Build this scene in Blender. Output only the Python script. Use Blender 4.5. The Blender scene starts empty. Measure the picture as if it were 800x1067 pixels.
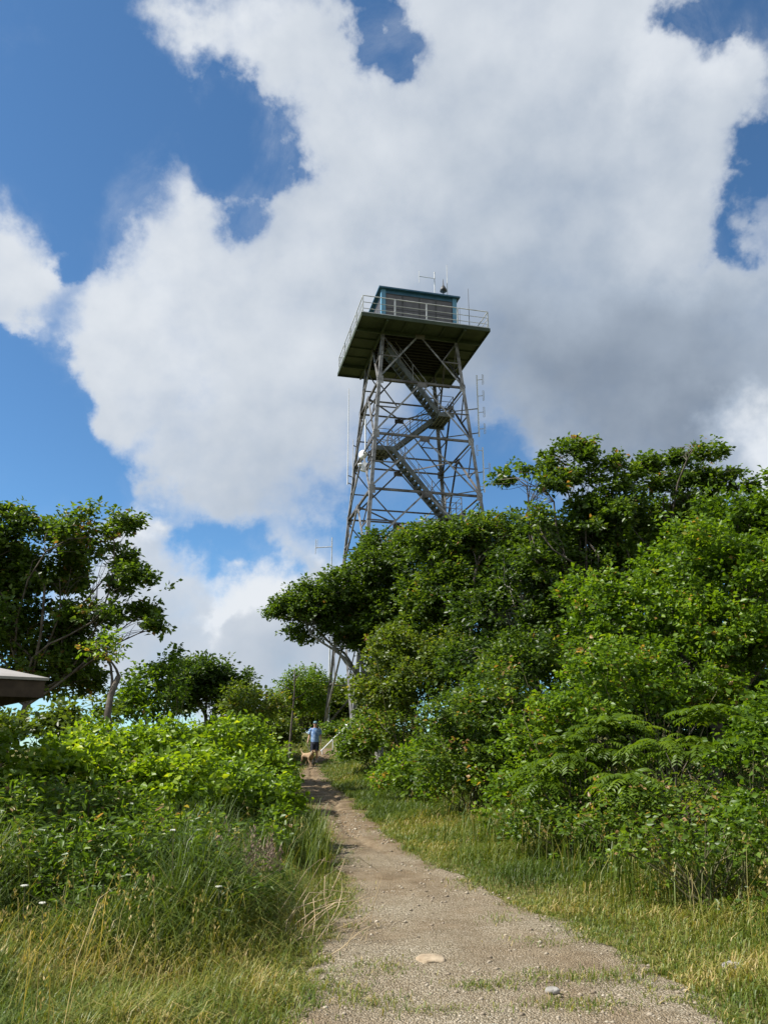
import bpy, bmesh, math, random
import numpy as np
from mathutils import Vector, Matrix

R = math.radians
rng = np.random.default_rng(11)
random.seed(11)
scene = bpy.context.scene
COL = scene.collection

# ------------------------------------------------------------------ camera
PITCH = R(17.0)
FOC = 802.0
EYE = 1.6
cp, sp = math.cos(PITCH), math.sin(PITCH)
cam = bpy.data.cameras.new('camera')
cam_o = bpy.data.objects.new('camera', cam)
COL.objects.link(cam_o)
cam_o.location = (0, 0, EYE)
cam_o.rotation_euler = (math.pi / 2 + PITCH, 0, 0)
cam.sensor_fit = 'VERTICAL'
cam.sensor_height = 36.0
cam.lens = 36.0 * FOC / 1067.0
cam.clip_start = 0.05
cam.clip_end = 30000
scene.camera = cam_o


def ray(px, py):
    u, v = (px - 400.0) / FOC, (533.5 - py) / FOC
    return np.array([u, cp - v * sp, sp + v * cp])


def pt(px, py, Y):
    """world point seen at photo pixel px, py, at world depth Y"""
    d = ray(px, py)
    return d * (Y / d[1]) + np.array([0, 0, EYE])


def mpp(Y, py):
    """metres per photo pixel at depth Y"""
    d = ray(400, py)
    return (Y / d[1]) / FOC


# ------------------------------------------------------------------ terrain
_gy = np.array([-400, -120, -30, 0, 8, 16, 24, 31.5, 36, 40, 50, 80, 150, 400, 1500, 8000.])
_gz = np.array([-60, -18, -.6, 0, 0, .25, .55, .95, 1.85, 2.3, 2.2, -2, -22, -110, -420, -520.])


def prof(y):
    # smooth the polyline a little
    s = 0
    for k in (-1.2, -.4, .4, 1.2):
        s = s + np.interp(np.asarray(y, float) + k, _gy, _gz)
    return s / 4


def hit_profile(px, py):
    d = ray(px, py)
    t = 2.0
    while t < 60:
        p = d * t
        if p[2] + EYE < float(prof(p[1])):
            break
        t += 0.02
    return d * t


# path edges in photo pixels: y, left x, right x
_pe = [(1067, 284, 765), (1040, 300, 718), (1000, 330, 668), (960, 348, 584), (925, 354, 500), (890, 346, 438),
       (867, 334, 402), (850, 322, 386), (830, 312, 366), (815, 307, 342), (802, 314, 332), (796, 321, 334)]
_py, _pl, _pr = [], [], []
for y_, l_, r_ in _pe:
    a = hit_profile(l_, y_)
    b = hit_profile(r_, y_)
    _py.append((a[1] + b[1]) / 2)
    _pl.append(a[0])
    _pr.append(b[0])
_py = np.array([-40] + _py + [35, 60])
_pl = np.array([_pl[0] - 3.0] + _pl + [-2.6, -4])
_pr = np.array([_pr[0] + 1.5] + _pr + [-1.7, -3])


def path_edges(y):
    return np.interp(y, _py, _pl), np.interp(y, _py, _pr)


def vnoise(p, seed=0):
    """cheap smooth value noise, p (...,3) -> 0..1"""
    p = np.asarray(p, float)
    i = np.floor(p).astype(np.int64)
    f = p - i
    f = f * f * (3 - 2 * f)

    def h(a):
        n = (a[..., 0] * 73856093) ^ (a[..., 1] * 19349663) ^ (a[..., 2] * 83492791) ^ (seed * 2654435761)
        n = (n ^ (n >> 13)) * 1274126177
        n = n ^ (n >> 16)
        return (n & 0xffff) / 65535.0
    out = 0
    for dx in (0, 1):
        for dy in (0, 1):
            for dz in (0, 1):
                w = (f[..., 0] if dx else 1 - f[..., 0]) * (f[..., 1] if dy else 1 - f[..., 1]) * (f[..., 2] if dz else 1 - f[..., 2])
                out = out + w * h(i + np.array([dx, dy, dz]))
    return out


def n2(x, y, s, seed=0):
    return vnoise(np.stack([np.asarray(x, float) * s, np.asarray(y, float) * s, np.zeros_like(np.asarray(x, float))], -1), seed)


def G(x, y):
    x = np.asarray(x, float)
    y = np.asarray(y, float)
    xl, xr = path_edges(y)
    z = prof(y)
    dr = np.maximum(0, x - xr)
    dl = np.maximum(0, xl - x)
    fade = np.clip((40 - y) / 12, 0, 1) * np.clip((y + 20) / 18, 0, 1)
    rise = 0.10 * np.clip(dr - .4, 0, 22) * np.clip(dr / 3, 0, 1) * fade
    z = z + rise - 0.0028 * np.maximum(0, dr - 24) ** 1.5
    z = z + 0.05 * np.clip(dl - .3, 0, 3) * fade - 0.07 * np.maximum(0, dl - 7) ** 1.15
    off = np.clip(np.maximum(dr, dl) / 1.2, 0, 1)
    z = z + off * (n2(x, y, .9, 3) - .5) * .12
    return z


def ground_pt(px, py):
    d = ray(px, py)
    t = 2.0
    while t < 60:
        p = d * t
        if p[2] + EYE < float(G(p[0], p[1])):
            break
        t += 0.03
    p = d * t
    return np.array([p[0], p[1], float(G(p[0], p[1]))])


# ------------------------------------------------------------------ object helpers
def tag(o, label=None, cat=None, group=None, kind=None):
    if label:
        o['label'] = label
    if cat:
        o['category'] = cat
    if group:
        o['group'] = group
    if kind:
        o['kind'] = kind
    return o


def empty(name, loc, rz=0.0):
    o = bpy.data.objects.new(name, None)
    COL.objects.link(o)
    o.location = tuple(float(v) for v in loc)
    o.rotation_euler = (0, 0, rz)
    o.empty_display_size = .3
    return o


def np_mesh(name, verts, tris, mat, parent=None, tint=None, smooth=False, k=3):
    """verts (n,3), faces (m,k) -> object"""
    me = bpy.data.meshes.new(name)
    verts = np.ascontiguousarray(verts, np.float32)
    tris = np.ascontiguousarray(tris, np.int32)
    m = len(tris)
    me.vertices.add(len(verts))
    me.vertices.foreach_set('co', verts.ravel())
    me.loops.add(m * k)
    me.loops.foreach_set('vertex_index', tris.ravel())
    me.polygons.add(m)
    me.polygons.foreach_set('loop_start', np.arange(0, m * k, k, dtype=np.int32))
    me.polygons.foreach_set('loop_total', np.full(m, k, np.int32))
    if smooth:
        me.polygons.foreach_set('use_smooth', np.ones(m, bool))
    me.update(calc_edges=True)
    if tint is not None:
        at = me.attributes.new('tint', 'FLOAT', 'FACE')
        at.data.foreach_set('value', np.ascontiguousarray(tint, np.float32))
    me.materials.append(mat)
    o = bpy.data.objects.new(name, me)
    COL.objects.link(o)
    if parent:
        o.parent = parent
    return o


class MB:
    """collects polygons for one mesh"""

    def __init__(s):
        s.v, s.f, s.mi, s.cur = [], [], [], 0

    def add(s, vs, fs):
        b = len(s.v)
        s.v += [tuple(float(c) for c in v) for v in vs]
        for f in fs:
            s.f.append(tuple(b + i for i in f))
            s.mi.append(s.cur)

    def box(s, c, d, rot=None):
        c = Vector(c)
        vs = []
        for x in (-.5, .5):
            for y in (-.5, .5):
                for z in (-.5, .5):
                    q = Vector((x * d[0], y * d[1], z * d[2]))
                    if rot:
                        q = rot @ q
                    vs.append(c + q)
        s.add(vs, [(0, 1, 3, 2), (4, 6, 7, 5), (0, 4, 5, 1), (2, 3, 7, 6), (0, 2, 6, 4), (1, 5, 7, 3)])

    def bar(s, a, b, w, t, up=(0, 0, 1)):
        a, b = Vector(a), Vector(b)
        d = b - a
        L = d.length
        d.normalize()
        up = Vector(up)
        x = d.cross(up)
        if x.length < 1e-4:
            x = d.cross(Vector((1, 0, 0)))
        x.normalize()
        y = x.cross(d)
        m = Matrix((x, d, y)).transposed()
        s.box((a + b) / 2, (w, L, t), m)

    def angle(s, a, b, w, t, n1, n2_):
        """L section steel between a and b, flanges along n1 and n2_"""
        a, b, n1, n2_ = Vector(a), Vector(b), Vector(n1).normalized(), Vector(n2_).normalized()
        pr = [Vector((0, 0, 0)), n1 * w, n1 * w + n2_ * t, n1 * t + n2_ * t, n1 * t + n2_ * w, n2_ * w]
        vs = [a + q for q in pr] + [b + q for q in pr]
        fs = [(i, (i + 1) % 6, 6 + (i + 1) % 6, 6 + i) for i in range(6)]
        fs += [(5, 4, 3, 0), (3, 2, 1, 0), (6, 9, 10, 11), (6, 7, 8, 9)]
        s.add(vs, fs)

    def tube(s, pts, rad, n=8, cap=True):
        pts = [Vector(p) for p in pts]
        if not hasattr(rad, '__len__'):
            rad = [rad] * len(pts)
        rings = []
        ref = Vector((0.31, 0.2, 0.93))
        for i, p in enumerate(pts):
            d = (pts[min(i + 1, len(pts) - 1)] - pts[max(i - 1, 0)])
            if d.length < 1e-7:
                d = Vector((0, 0, 1))
            d.normalize()
            x = d.cross(ref)
            if x.length < .1:
                x = d.cross(Vector((1, 0, 0)))
            x.normalize()
            y = d.cross(x)
            rings.append([p + (x * math.cos(6.28318 * k / n) + y * math.sin(6.28318 * k / n)) * rad[i] for k in range(n)])
        vs = [q for r in rings for q in r]
        fs = []
        for i in range(len(pts) - 1):
            for k in range(n):
                fs.append((i * n + k, i * n + (k + 1) % n, (i + 1) * n + (k + 1) % n, (i + 1) * n + k))
        if cap:
            fs.append(tuple(range(n - 1, -1, -1)))
            fs.append(tuple((len(pts) - 1) * n + k for k in range(n)))
        s.add(vs, fs)

    def rings(s, rs, cap=True):
        """loft of equal-length rings"""
        n = len(rs[0])
        vs = [q for r in rs for q in r]
        fs = []
        for i in range(len(rs) - 1):
            for k in range(n):
                fs.append((i * n + k, i * n + (k + 1) % n, (i + 1) * n + (k + 1) % n, (i + 1) * n + k))
        if cap:
            fs.append(tuple(range(n - 1, -1, -1)))
            fs.append(tuple((len(rs) - 1) * n + k for k in range(n)))
        s.add(vs, fs)

    def ell(s, c, r, n=10, m=7):
        rs = []
        for i in range(m + 1):
            th = -math.pi / 2 + math.pi * max(.03, min(.97, i / m))
            rs.append([(c[0] + r[0] * math.cos(th) * math.cos(6.28318 * k / n), c[1] + r[1] * math.cos(th) * math.sin(6.28318 * k / n), c[2] + r[2] * math.sin(th)) for k in range(n)])
        s.rings(rs)

    def build(s, name, mats, parent=None, smooth=False):
        me = bpy.data.meshes.new(name)
        me.from_pydata(s.v, [], s.f)
        if not isinstance(mats, (list, tuple)):
            mats = [mats]
        for m in mats:
            me.materials.append(m)
        if len(mats) > 1:
            me.polygons.foreach_set('material_index', np.array(s.mi, np.int32))
        if smooth:
            me.polygons.foreach_set('use_smooth', np.ones(len(s.f), bool))
        bm = bmesh.new()
        bm.from_mesh(me)
        bmesh.ops.recalc_face_normals(bm, faces=bm.faces)
        bm.to_mesh(me)
        bm.free()
        me.update()
        o = bpy.data.objects.new(name, me)
        COL.objects.link(o)
        if parent:
            o.parent = parent
        return o


# ------------------------------------------------------------------ materials
def newmat(name):
    m = bpy.data.materials.new(name)
    m.use_nodes = True
    nt = m.node_tree
    b = nt.nodes['Principled BSDF']
    return m, nt, b


def ramp(nt, stops, interp='LINEAR'):
    r = nt.nodes.new('ShaderNodeValToRGB')
    r.color_ramp.interpolation = interp
    e = r.color_ramp.elements
    while len(e) < len(stops):
        e.new(.5)
    for i, (p, c) in enumerate(stops):
        e[i].position = p
        e[i].color = (*c, 1)
    return r


def noise(nt, scale, detail=4, rough=.55, coord='Object', vec=None):
    n = nt.nodes.new('ShaderNodeTexNoise')
    n.inputs['Scale'].default_value = scale
    n.inputs['Detail'].default_value = detail
    n.inputs['Roughness'].default_value = rough
    if vec is None:
        t = nt.nodes.new('ShaderNodeTexCoord')
        vec = t.outputs[coord]
    nt.links.new(vec, n.inputs['Vector'])
    return n


def mottled(name, c1, c2, scale=4., rough=.6, metal=0., bump=.0, lo=.35, hi=.65, spec=.4, detail=6):
    m, nt, b = newmat(name)
    n = noise(nt, scale, detail)
    r = ramp(nt, [(lo, c1), (hi, c2)])
    nt.links.new(n.outputs['Fac'], r.inputs['Fac'])
    nt.links.new(r.outputs['Color'], b.inputs['Base Color'])
    b.inputs['Roughness'].default_value = rough
    b.inputs['Metallic'].default_value = metal
    b.inputs['Specular IOR Level'].default_value = spec
    if bump:
        n_ = noise(nt, scale * 3, 5)
        bp = nt.nodes.new('ShaderNodeBump')
        bp.inputs['Strength'].default_value = bump
        bp.inputs['Distance'].default_value = .02
        nt.links.new(n_.outputs['Fac'], bp.inputs['Height'])
        nt.links.new(bp.outputs['Normal'], b.inputs['Normal'])
    return m


def leafmat(name, stops, trans=.46, rough=.42, spec=.4, tcol=1.6):
    m, nt, b = newmat(name)
    a = nt.nodes.new('ShaderNodeAttribute')
    a.attribute_name = 'tint'
    r = ramp(nt, stops)
    nt.links.new(a.outputs['Fac'], r.inputs['Fac'])
    nt.links.new(r.outputs['Color'], b.inputs['Base Color'])
    b.inputs['Roughness'].default_value = rough
    b.inputs['Specular IOR Level'].default_value = spec
    tr = nt.nodes.new('ShaderNodeBsdfTranslucent')
    mul = nt.nodes.new('ShaderNodeMix')
    mul.data_type = 'RGBA'
    mul.blend_type = 'MULTIPLY'
    mul.inputs['Factor'].default_value = 1
    mul.inputs[7].default_value = (tcol * 1.05, tcol, tcol * .35, 1)
    nt.links.new(r.outputs['Color'], mul.inputs[6])
    nt.links.new(mul.outputs[2], tr.inputs['Color'])
    mx = nt.nodes.new('ShaderNodeMixShader')
    mx.inputs[0].default_value = trans
    nt.links.new(b.outputs[0], mx.inputs[1])
    nt.links.new(tr.outputs[0], mx.inputs[2])
    nt.links.new(mx.outputs[0], nt.nodes['Material Output'].inputs['Surface'])
    return m


M = {}
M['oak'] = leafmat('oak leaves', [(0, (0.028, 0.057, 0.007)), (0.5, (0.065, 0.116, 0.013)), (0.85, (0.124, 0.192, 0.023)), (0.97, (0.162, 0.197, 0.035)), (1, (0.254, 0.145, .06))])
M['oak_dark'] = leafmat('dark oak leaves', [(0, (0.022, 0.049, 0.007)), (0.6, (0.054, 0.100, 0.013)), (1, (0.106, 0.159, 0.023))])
M['bright'] = leafmat('bright maple leaves', [(0, (0.042, 0.084, 0.006)), (0.45, (0.091, 0.165, 0.011)), (0.85, (0.163, 0.260, 0.016)), (0.97, (0.229, 0.270, 0.024)), (1, (0.318, 0.194, .06))])
M['lime'] = leafmat('light bramble leaves', [(0, (0.060, 0.112, 0.007)), (0.45, (0.130, 0.219, 0.012)), (0.8, (0.244, 0.349, 0.019)), (1, (0.421, 0.479, 0.036))])
M['olive'] = leafmat('olive shrub leaves', [(0, (0.046, 0.073, 0.010)), (0.5, (0.091, 0.139, 0.017)), (0.85, (0.143, 0.193, 0.026)), (1, (0.217, 0.175, 0.048))])
M['sumac'] = leafmat('sumac leaves', [(0, (0.043, 0.083, 0.006)), (0.55, (0.095, 0.158, 0.010)), (0.9, (0.153, 0.212, 0.014)), (1, (0.267, 0.197, 0.030))])
M['weed'] = leafmat('weed leaves', [(0, (0.041, 0.080, 0.009)), (0.5, (0.084, 0.148, 0.015)), (0.85, (0.143, 0.221, 0.022)), (0.96, (0.210, 0.218, 0.040)), (1, (0.297, 0.184, .08))])
M['grass'] = leafmat('grass blades', [(0, (.042, .075, .008)), (.4, (.095, .140, .016)), (.65, (.19, .20, .035)), (.85, (.36, .28, .10)), (1, (.48, .37, .17))], trans=.3, rough=.5)
M['plume'] = mottled('pink grass seed', (.15, .105, .075), (.27, .19, .145), 9, .8)
M['bark'] = mottled('grey brown bark', (.045, .035, .026), (.13, .11, .088), 6, .9, bump=.6)
M['lichen'] = mottled('lichened pale bark', (.09, .08, .065), (.36, .35, .31), 5, .9, bump=.5)
M['stem'] = mottled('green brown stems', (.06, .06, .025), (.12, .11, .05), 8, .8)

# galvanised steel with weathering
M['steel'] = mottled('weathered galvanised steel', (.10, .095, .088), (.32, .315, .305), 2.6, .5, metal=.25, spec=.5)
M['steel_brown'] = mottled('stained steel braces', (.05, .044, .038), (.17, .16, .15), 2.0, .55, metal=.2)
M['rail'] = mottled('grey railing paint', (.42, .43, .43), (.60, .61, .61), 3, .5)
M['deckgreen'] = mottled('dark green deck plate', (.020, .032, .016), (.042, .060, .032), 1.5, .7)
M['soffit'] = mottled('very dark cabin floor', (.010, .010, .009), (.026, .025, .022), 3, .9)  # much darker than the deck plate around it
M['stair'] = mottled('grey green stair steel', (.065, .076, .072), (.15, .165, .16), 2.2, .55)
M['blue'] = mottled('blue cabin paint', (.09, .235, .36), (.13, .31, .44), 2.5, .5)
M['bluedark'] = mottled('deep blue roof paint', (.024, .090, .155), (.042, .13, .21), 2.5, .45)
M['white'] = mottled('white painted equipment', (.66, .67, .68), (.80, .80, .80), 3, .4)
M['concrete'] = mottled('pale concrete', (.48, .47, .44), (.64, .63, .60), 5, .85, bump=.3)
M['dark'] = mottled('dark fittings', (.03, .03, .03), (.07, .07, .07), 4, .5)


def screenmat():
    m, nt, b = newmat('screened window')
    t = nt.nodes.new('ShaderNodeTexCoord')
    w = nt.nodes.new('ShaderNodeTexVoronoi')
    w.inputs['Scale'].default_value = 5
    nt.links.new(t.outputs['Object'], w.inputs['Vector'])
    r = ramp(nt, [(0, (.035, .034, .037)), (1, (.125, .118, .125))])
    n = noise(nt, 3.0, 5)
    nt.links.new(n.outputs['Fac'], r.inputs['Fac'])
    nt.links.new(r.outputs['Color'], b.inputs['Base Color'])
    b.inputs['Roughness'].default_value = .35
    return m


M['screen'] = screenmat()


def groundmat():
    m, nt, b = newmat('grassy soil')
    n1 = noise(nt, .9, 8)
    n2_ = noise(nt, 14, 6)
    r1 = ramp(nt, [(.3, (.05, .062, .014)), (.5, (.105, .10, .032)), (.7, (.19, .155, .07))])
    r2 = ramp(nt, [(.3, (.6, .6, .6)), (.7, (1.3, 1.3, 1.2))])
    nt.links.new(n1.outputs['Fac'], r1.inputs['Fac'])
    nt.links.new(n2_.outputs['Fac'], r2.inputs['Fac'])
    mx = nt.nodes.new('ShaderNodeMix')
    mx.data_type = 'RGBA'
    mx.blend_type = 'MULTIPLY'
    mx.inputs['Factor'].default_value = 1
    nt.links.new(r1.outputs[0], mx.inputs[6])
    nt.links.new(r2.outputs[0], mx.inputs[7])
    nt.links.new(mx.outputs[2], b.inputs['Base Color'])
    b.inputs['Roughness'].default_value = .95
    b.inputs['Specular IOR Level'].default_value = .1
    bp = nt.nodes.new('ShaderNodeBump')
    bp.inputs['Strength'].default_value = .8
    bp.inputs['Distance'].default_value = .05
    nt.links.new(n2_.outputs['Fac'], bp.inputs['Height'])
    nt.links.new(bp.outputs['Normal'], b.inputs['Normal'])
    return m


def pathmat():
    m, nt, b = newmat('gravel path')
    L = nt.links
    tc = nt.nodes.new('ShaderNodeTexCoord')
    big = noise(nt, .55, 6, .6)
    mid = noise(nt, 3.2, 6, .65)
    fine = noise(nt, 70, 3, .7)
    vor = nt.nodes.new('ShaderNodeTexVoronoi')
    vor.inputs['Scale'].default_value = 75
    L.new(tc.outputs['Object'], vor.inputs['Vector'])
    # stone colour per cell
    hs = ramp(nt, [(0, (.16, .13, .083)), (.35, (.255, .212, .142)), (.75, (.345, .295, .21)), (1, (.47, .42, .33))])
    sep = nt.nodes.new('ShaderNodeSeparateColor')
    L.new(vor.outputs['Color'], sep.inputs[0])
    L.new(sep.outputs[0], hs.inputs['Fac'])
    dirt = ramp(nt, [(.3, (.13, .088, .048)), (.5, (.225, .165, .10)), (.72, (.315, .25, .165))])
    L.new(mid.outputs['Fac'], dirt.inputs['Fac'])
    # gravel amount: more near the camera, patchy
    sx = nt.nodes.new('ShaderNodeSeparateXYZ')
    L.new(tc.outputs['Object'], sx.inputs[0])
    mr = nt.nodes.new('ShaderNodeMapRange')
    mr.inputs['From Min'].default_value = 19
    mr.inputs['From Max'].default_value = 8
    mr.inputs['To Min'].default_value = -.30
    mr.inputs['To Max'].default_value = .05
    L.new(sx.outputs['Y'], mr.inputs['Value'])
    ad = nt.nodes.new('ShaderNodeMath')
    ad.operation = 'ADD'
    L.new(mr.outputs[0], ad.inputs[0])
    L.new(big.outputs['Fac'], ad.inputs[1])
    gr = ramp(nt, [(.36, (0, 0, 0)), (.62, (1, 1, 1))])
    L.new(ad.outputs[0], gr.inputs['Fac'])
    mx = nt.nodes.new('ShaderNodeMix')
    mx.data_type = 'RGBA'
    L.new(gr.outputs[0], mx.inputs['Factor'])
    L.new(dirt.outputs[0], mx.inputs[6])
    L.new(hs.outputs[0], mx.inputs[7])
    mu = nt.nodes.new('ShaderNodeMix')
    mu.data_type = 'RGBA'
    mu.blend_type = 'MULTIPLY'
    mu.inputs['Factor'].default_value = 1
    fr = ramp(nt, [(.3, (.72, .71, .70)), (.7, (1.18, 1.18, 1.18))])
    L.new(fine.outputs['Fac'], fr.inputs['Fac'])
    L.new(mx.outputs[2], mu.inputs[6])
    L.new(fr.outputs[0], mu.inputs[7])
    L.new(mu.outputs[2], b.inputs['Base Color'])
    b.inputs['Roughness'].default_value = .95
    b.inputs['Specular IOR Level'].default_value = .15
    bp = nt.nodes.new('ShaderNodeBump')
    bp.inputs['Strength'].default_value = .9
    bp.inputs['Distance'].default_value = .02
    inv = nt.nodes.new('ShaderNodeMath')
    inv.operation = 'MULTIPLY_ADD'
    inv.inputs[1].default_value = -1.2
    L.new(vor.outputs['Distance'], inv.inputs[0])
    L.new(fine.outputs['Fac'], inv.inputs[2])
    L.new(inv.outputs[0], bp.inputs['Height'])
    L.new(bp.outputs['Normal'], b.inputs['Normal'])
    return m


M['ground'] = groundmat()
M['path'] = pathmat()
M['pebble'] = leafmat('gravel stones', [(0, (.14, .11, .075)), (.4, (.25, .205, .15)), (.8, (.34, .295, .225)), (1, (.44, .39, .31))], trans=0, rough=.9, spec=.15)
M['sandstone'] = mottled('tan sandstone', (.24, .18, .115), (.40, .32, .22), 9, .9, bump=.6)
M['greystone'] = mottled('grey fieldstone', (.19, .18, .16), (.34, .32, .29), 9, .9, bump=.6)
M['hills'] = mottled('wooded far hills', (.05, .09, .06), (.08, .12, .08), .002, 1, spec=0)
M['shingle'] = mottled('grey metal shelter roof', (.20, .185, .17), (.30, .285, .265), 3, .8)
M['fascia'] = mottled('dark brown shelter timber', (.030, .020, .013), (.06, .042, .028), 5, .95, bump=.3)

# ------------------------------------------------------------------ ground, path, hills
def build_ground():
    def axis(fine_lo, fine_hi, step):
        mid = np.arange(fine_lo, fine_hi + 1e-6, step)
        out = [.6, 1.4, 2.6, 4.5, 7.5, 12, 19, 30, 48, 80, 140, 250, 450, 900, 1900, 4000, 9000]
        return np.concatenate([fine_lo - np.array(out[::-1]), mid, fine_hi + np.array(out)])
    xs = axis(-16, 18, .22)
    ys = axis(-4, 46, .22)
    X, Y = np.meshgrid(xs, ys)
    Z = G(X, Y)
    xl, xr = path_edges(Y)
    inside = np.clip(np.minimum(X - xl, xr - X) / .35, 0, 1)
    Z = Z - .07 * inside * (Y > 0) * (Y < 34)
    ny, nx = X.shape
    idx = np.arange(nx * ny).reshape(ny, nx)
    q = np.stack([idx[:-1, :-1], idx[:-1, 1:], idx[1:, 1:], idx[1:, :-1]], -1).reshape(-1, 4)
    o = np_mesh('ground', np.stack([X, Y, Z], -1).reshape(-1, 3), q, M['ground'], smooth=True, k=4)
    tag(o, 'grassy hilltop ground rising from the path edge to the tower', None, None, 'structure')


def build_path():
    ys = np.arange(1.5, 34.5, .08)
    S = np.linspace(-1, 1, 33)
    xl, xr = path_edges(ys)
    xl = xl + (n2(ys, ys * 0, 1.1, 5) - .5) * .22 + (n2(ys, ys * 0, 5, 6) - .5) * .12
    xr = xr + (n2(ys, ys * 0, 1.1, 7) - .5) * .22 + (n2(ys, ys * 0, 5, 8) - .5) * .12
    c, h = (xl + xr) / 2, (xr - xl) / 2
    X = c[:, None] + h[:, None] * S[None] * 1.12
    Y = np.repeat(ys[:, None], len(S), 1)
    Z = prof(Y) + .012 + (n2(X, Y, 2.2, 9) - .5) * .035 + (n2(X, Y, 7, 10) - .5) * .014
    Z = Z - .07 * np.clip((np.abs(S)[None] * 1.12 - .94) / .18, 0, 1) ** 1.3
    # shallow washed-out rut on the dirt stretch
    rut = np.exp(-((S[None] - .15 + .25 * np.sin(Y * .5)) / .10) ** 2) * np.clip((Y - 11) / 3, 0, 1)
    Z = Z - .05 * rut
    ny, nx = X.shape
    idx = np.arange(nx * ny).reshape(ny, nx)
    q = np.stack([idx[:-1, :-1], idx[:-1, 1:], idx[1:, 1:], idx[1:, :-1]], -1).reshape(-1, 4)
    o = np_mesh('path', np.stack([X, Y, Z], -1).reshape(-1, 3), q, M['path'], smooth=True, k=4)
    tag(o, 'pale gravel footpath narrowing to brown dirt towards the tower', None, None, 'structure')


def build_hills():
    ang = np.linspace(0, 2 * math.pi, 361)
    rad = np.array([3200, 4200, 5200, 6400, 8200])
    A, Rr = np.meshgrid(ang, rad)
    X, Y = np.cos(A) * Rr, np.sin(A) * Rr
    hh = n2(X, Y, .0009, 20) * .7 + n2(X, Y, .003, 21) * .3
    env = np.array([0, .7, .8, 1.0, 0])[:, None]
    Z = -520 + env * (360 + 330 * hh)
    ny, nx = X.shape
    idx = np.arange(nx * ny).reshape(ny, nx)
    q = np.stack([idx[:-1, :-1], idx[:-1, 1:], idx[1:, 1:], idx[1:, :-1]], -1).reshape(-1, 4)
    o = np_mesh('hills', np.stack([X, Y, Z], -1).reshape(-1, 3), q, M['hills'], smooth=True, k=4)
    tag(o, 'far wooded mountain ridges below the hilltop', None, None, 'structure')


build_ground()
build_path()
build_hills()


# ------------------------------------------------------------------ leaves
def unit(v):
    return v / np.maximum(1e-9, np.linalg.norm(v, axis=-1, keepdims=True))


def leaf_arrays(base, d, nrm, ln, w, shape='diamond'):
    """arrays of leaves -> verts, tris, faces-per-leaf"""
    d = unit(d)
    side = unit(np.cross(nrm, d))
    nrm = np.cross(d, side)
    ln = ln[:, None]
    w = w[:, None]
    n = len(base)
    if shape == 'diamond':
        mid = base + d * ln * .48
        v = np.stack([base, mid + side * w + nrm * w * .35, base + d * ln - nrm * ln * .12, mid - side * w + nrm * w * .35], 1)
        f = np.array([[0, 2, 1], [0, 3, 2]])
    else:
        a = base + d * ln * .30
        b = base + d * ln * .66 - nrm * ln * .03
        v = np.stack([base, a + side * w + nrm * w * .3, b + side * w * .72 + nrm * w * .25, base + d * ln - nrm * ln * .16,
                      b - side * w * .72 + nrm * w * .25, a - side * w + nrm * w * .3], 1)
        f = np.array([[0, 2, 1], [0, 3, 2], [0, 4, 3], [0, 5, 4]])
    k = v.shape[1]
    tri = (np.arange(n)[:, None, None] * k + f[None]).reshape(-1, 3)
    return v.reshape(-1, 3), tri, len(f)


def twigs_in_lobe(c, r, n, seed, gap=.42, gscale=1.3, flat=.0, inner=.45):
    """twig points spread through the outer part of an ellipsoid, with noise-made gaps"""
    g = np.random.default_rng(seed)
    out = []
    need = n
    tries = 0
    while need > 0 and tries < 12:
        tries += 1
        q = unit(g.normal(size=(need * 2, 3)))
        q[:, 2] = np.where(q[:, 2] < -.35, -q[:, 2] * g.uniform(.0, 1, len(q)), q[:, 2])
        q = unit(q)
        rr = inner + (1.06 - inner) * g.random(len(q)) ** .55
        bump = .55 + .55 * vnoise(q * 2.0 + seed * 1.7, seed) + .35 * vnoise(q * 5.5 + seed * .7, seed + 3)
        p = c + q * (rr * bump)[:, None] * r
        keep = vnoise(p * gscale, seed + 5) * .65 + vnoise(p * gscale * 2.4, seed + 6) * .35 > gap
        p, q = p[keep], q[keep]
        out.append((p, q))
        need -= len(p)
    P = np.concatenate([o[0] for o in out])[:n]
    Q = np.concatenate([o[1] for o in out])[:n]
    return P, Q


def foliage(P, Q, per, seed, ln=.11, wr=.30, spread=.22, up=.55, shape='diamond', droop=.2, tint_shift=0.):
    """leaves on short twigs at P pointing along Q"""
    g = np.random.default_rng(seed + 77)
    n = len(P)
    axis = unit(Q * .7 + np.array([0, 0, .25]) + g.normal(size=(n, 3)) * .45)
    s = g.random((n, per))
    side = unit(g.normal(size=(n, per, 3)))
    base = P[:, None] + axis[:, None] * ((s - .5) * spread * 1.7)[..., None] + side * (spread * .42 * g.random((n, per)) ** .5)[..., None] * np.array([1, 1, .55])
    d = axis[:, None] * .55 + side * np.array([1, 1, .45]) + np.array([0, 0, -droop])
    nrm = np.array([0, 0, up]) + Q[:, None] * .35 + g.normal(size=(n, per, 3)) * .48
    L = ln * g.uniform(.5, 1.45, (n, per))
    v, t, k = leaf_arrays(base.reshape(-1, 3), d.reshape(-1, 3), nrm.reshape(-1, 3), L.ravel(), (L * wr).ravel(), shape)
    tw = g.normal(0, .16, (n, 1)) + g.normal(0, .15, (n, per)) + .47 + tint_shift
    big = (vnoise(P * .8, seed + 9) - .5)[:, None] * .35
    tint = np.clip(tw + big, 0, 1).ravel()
    return v, t, np.repeat(tint, k)


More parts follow.
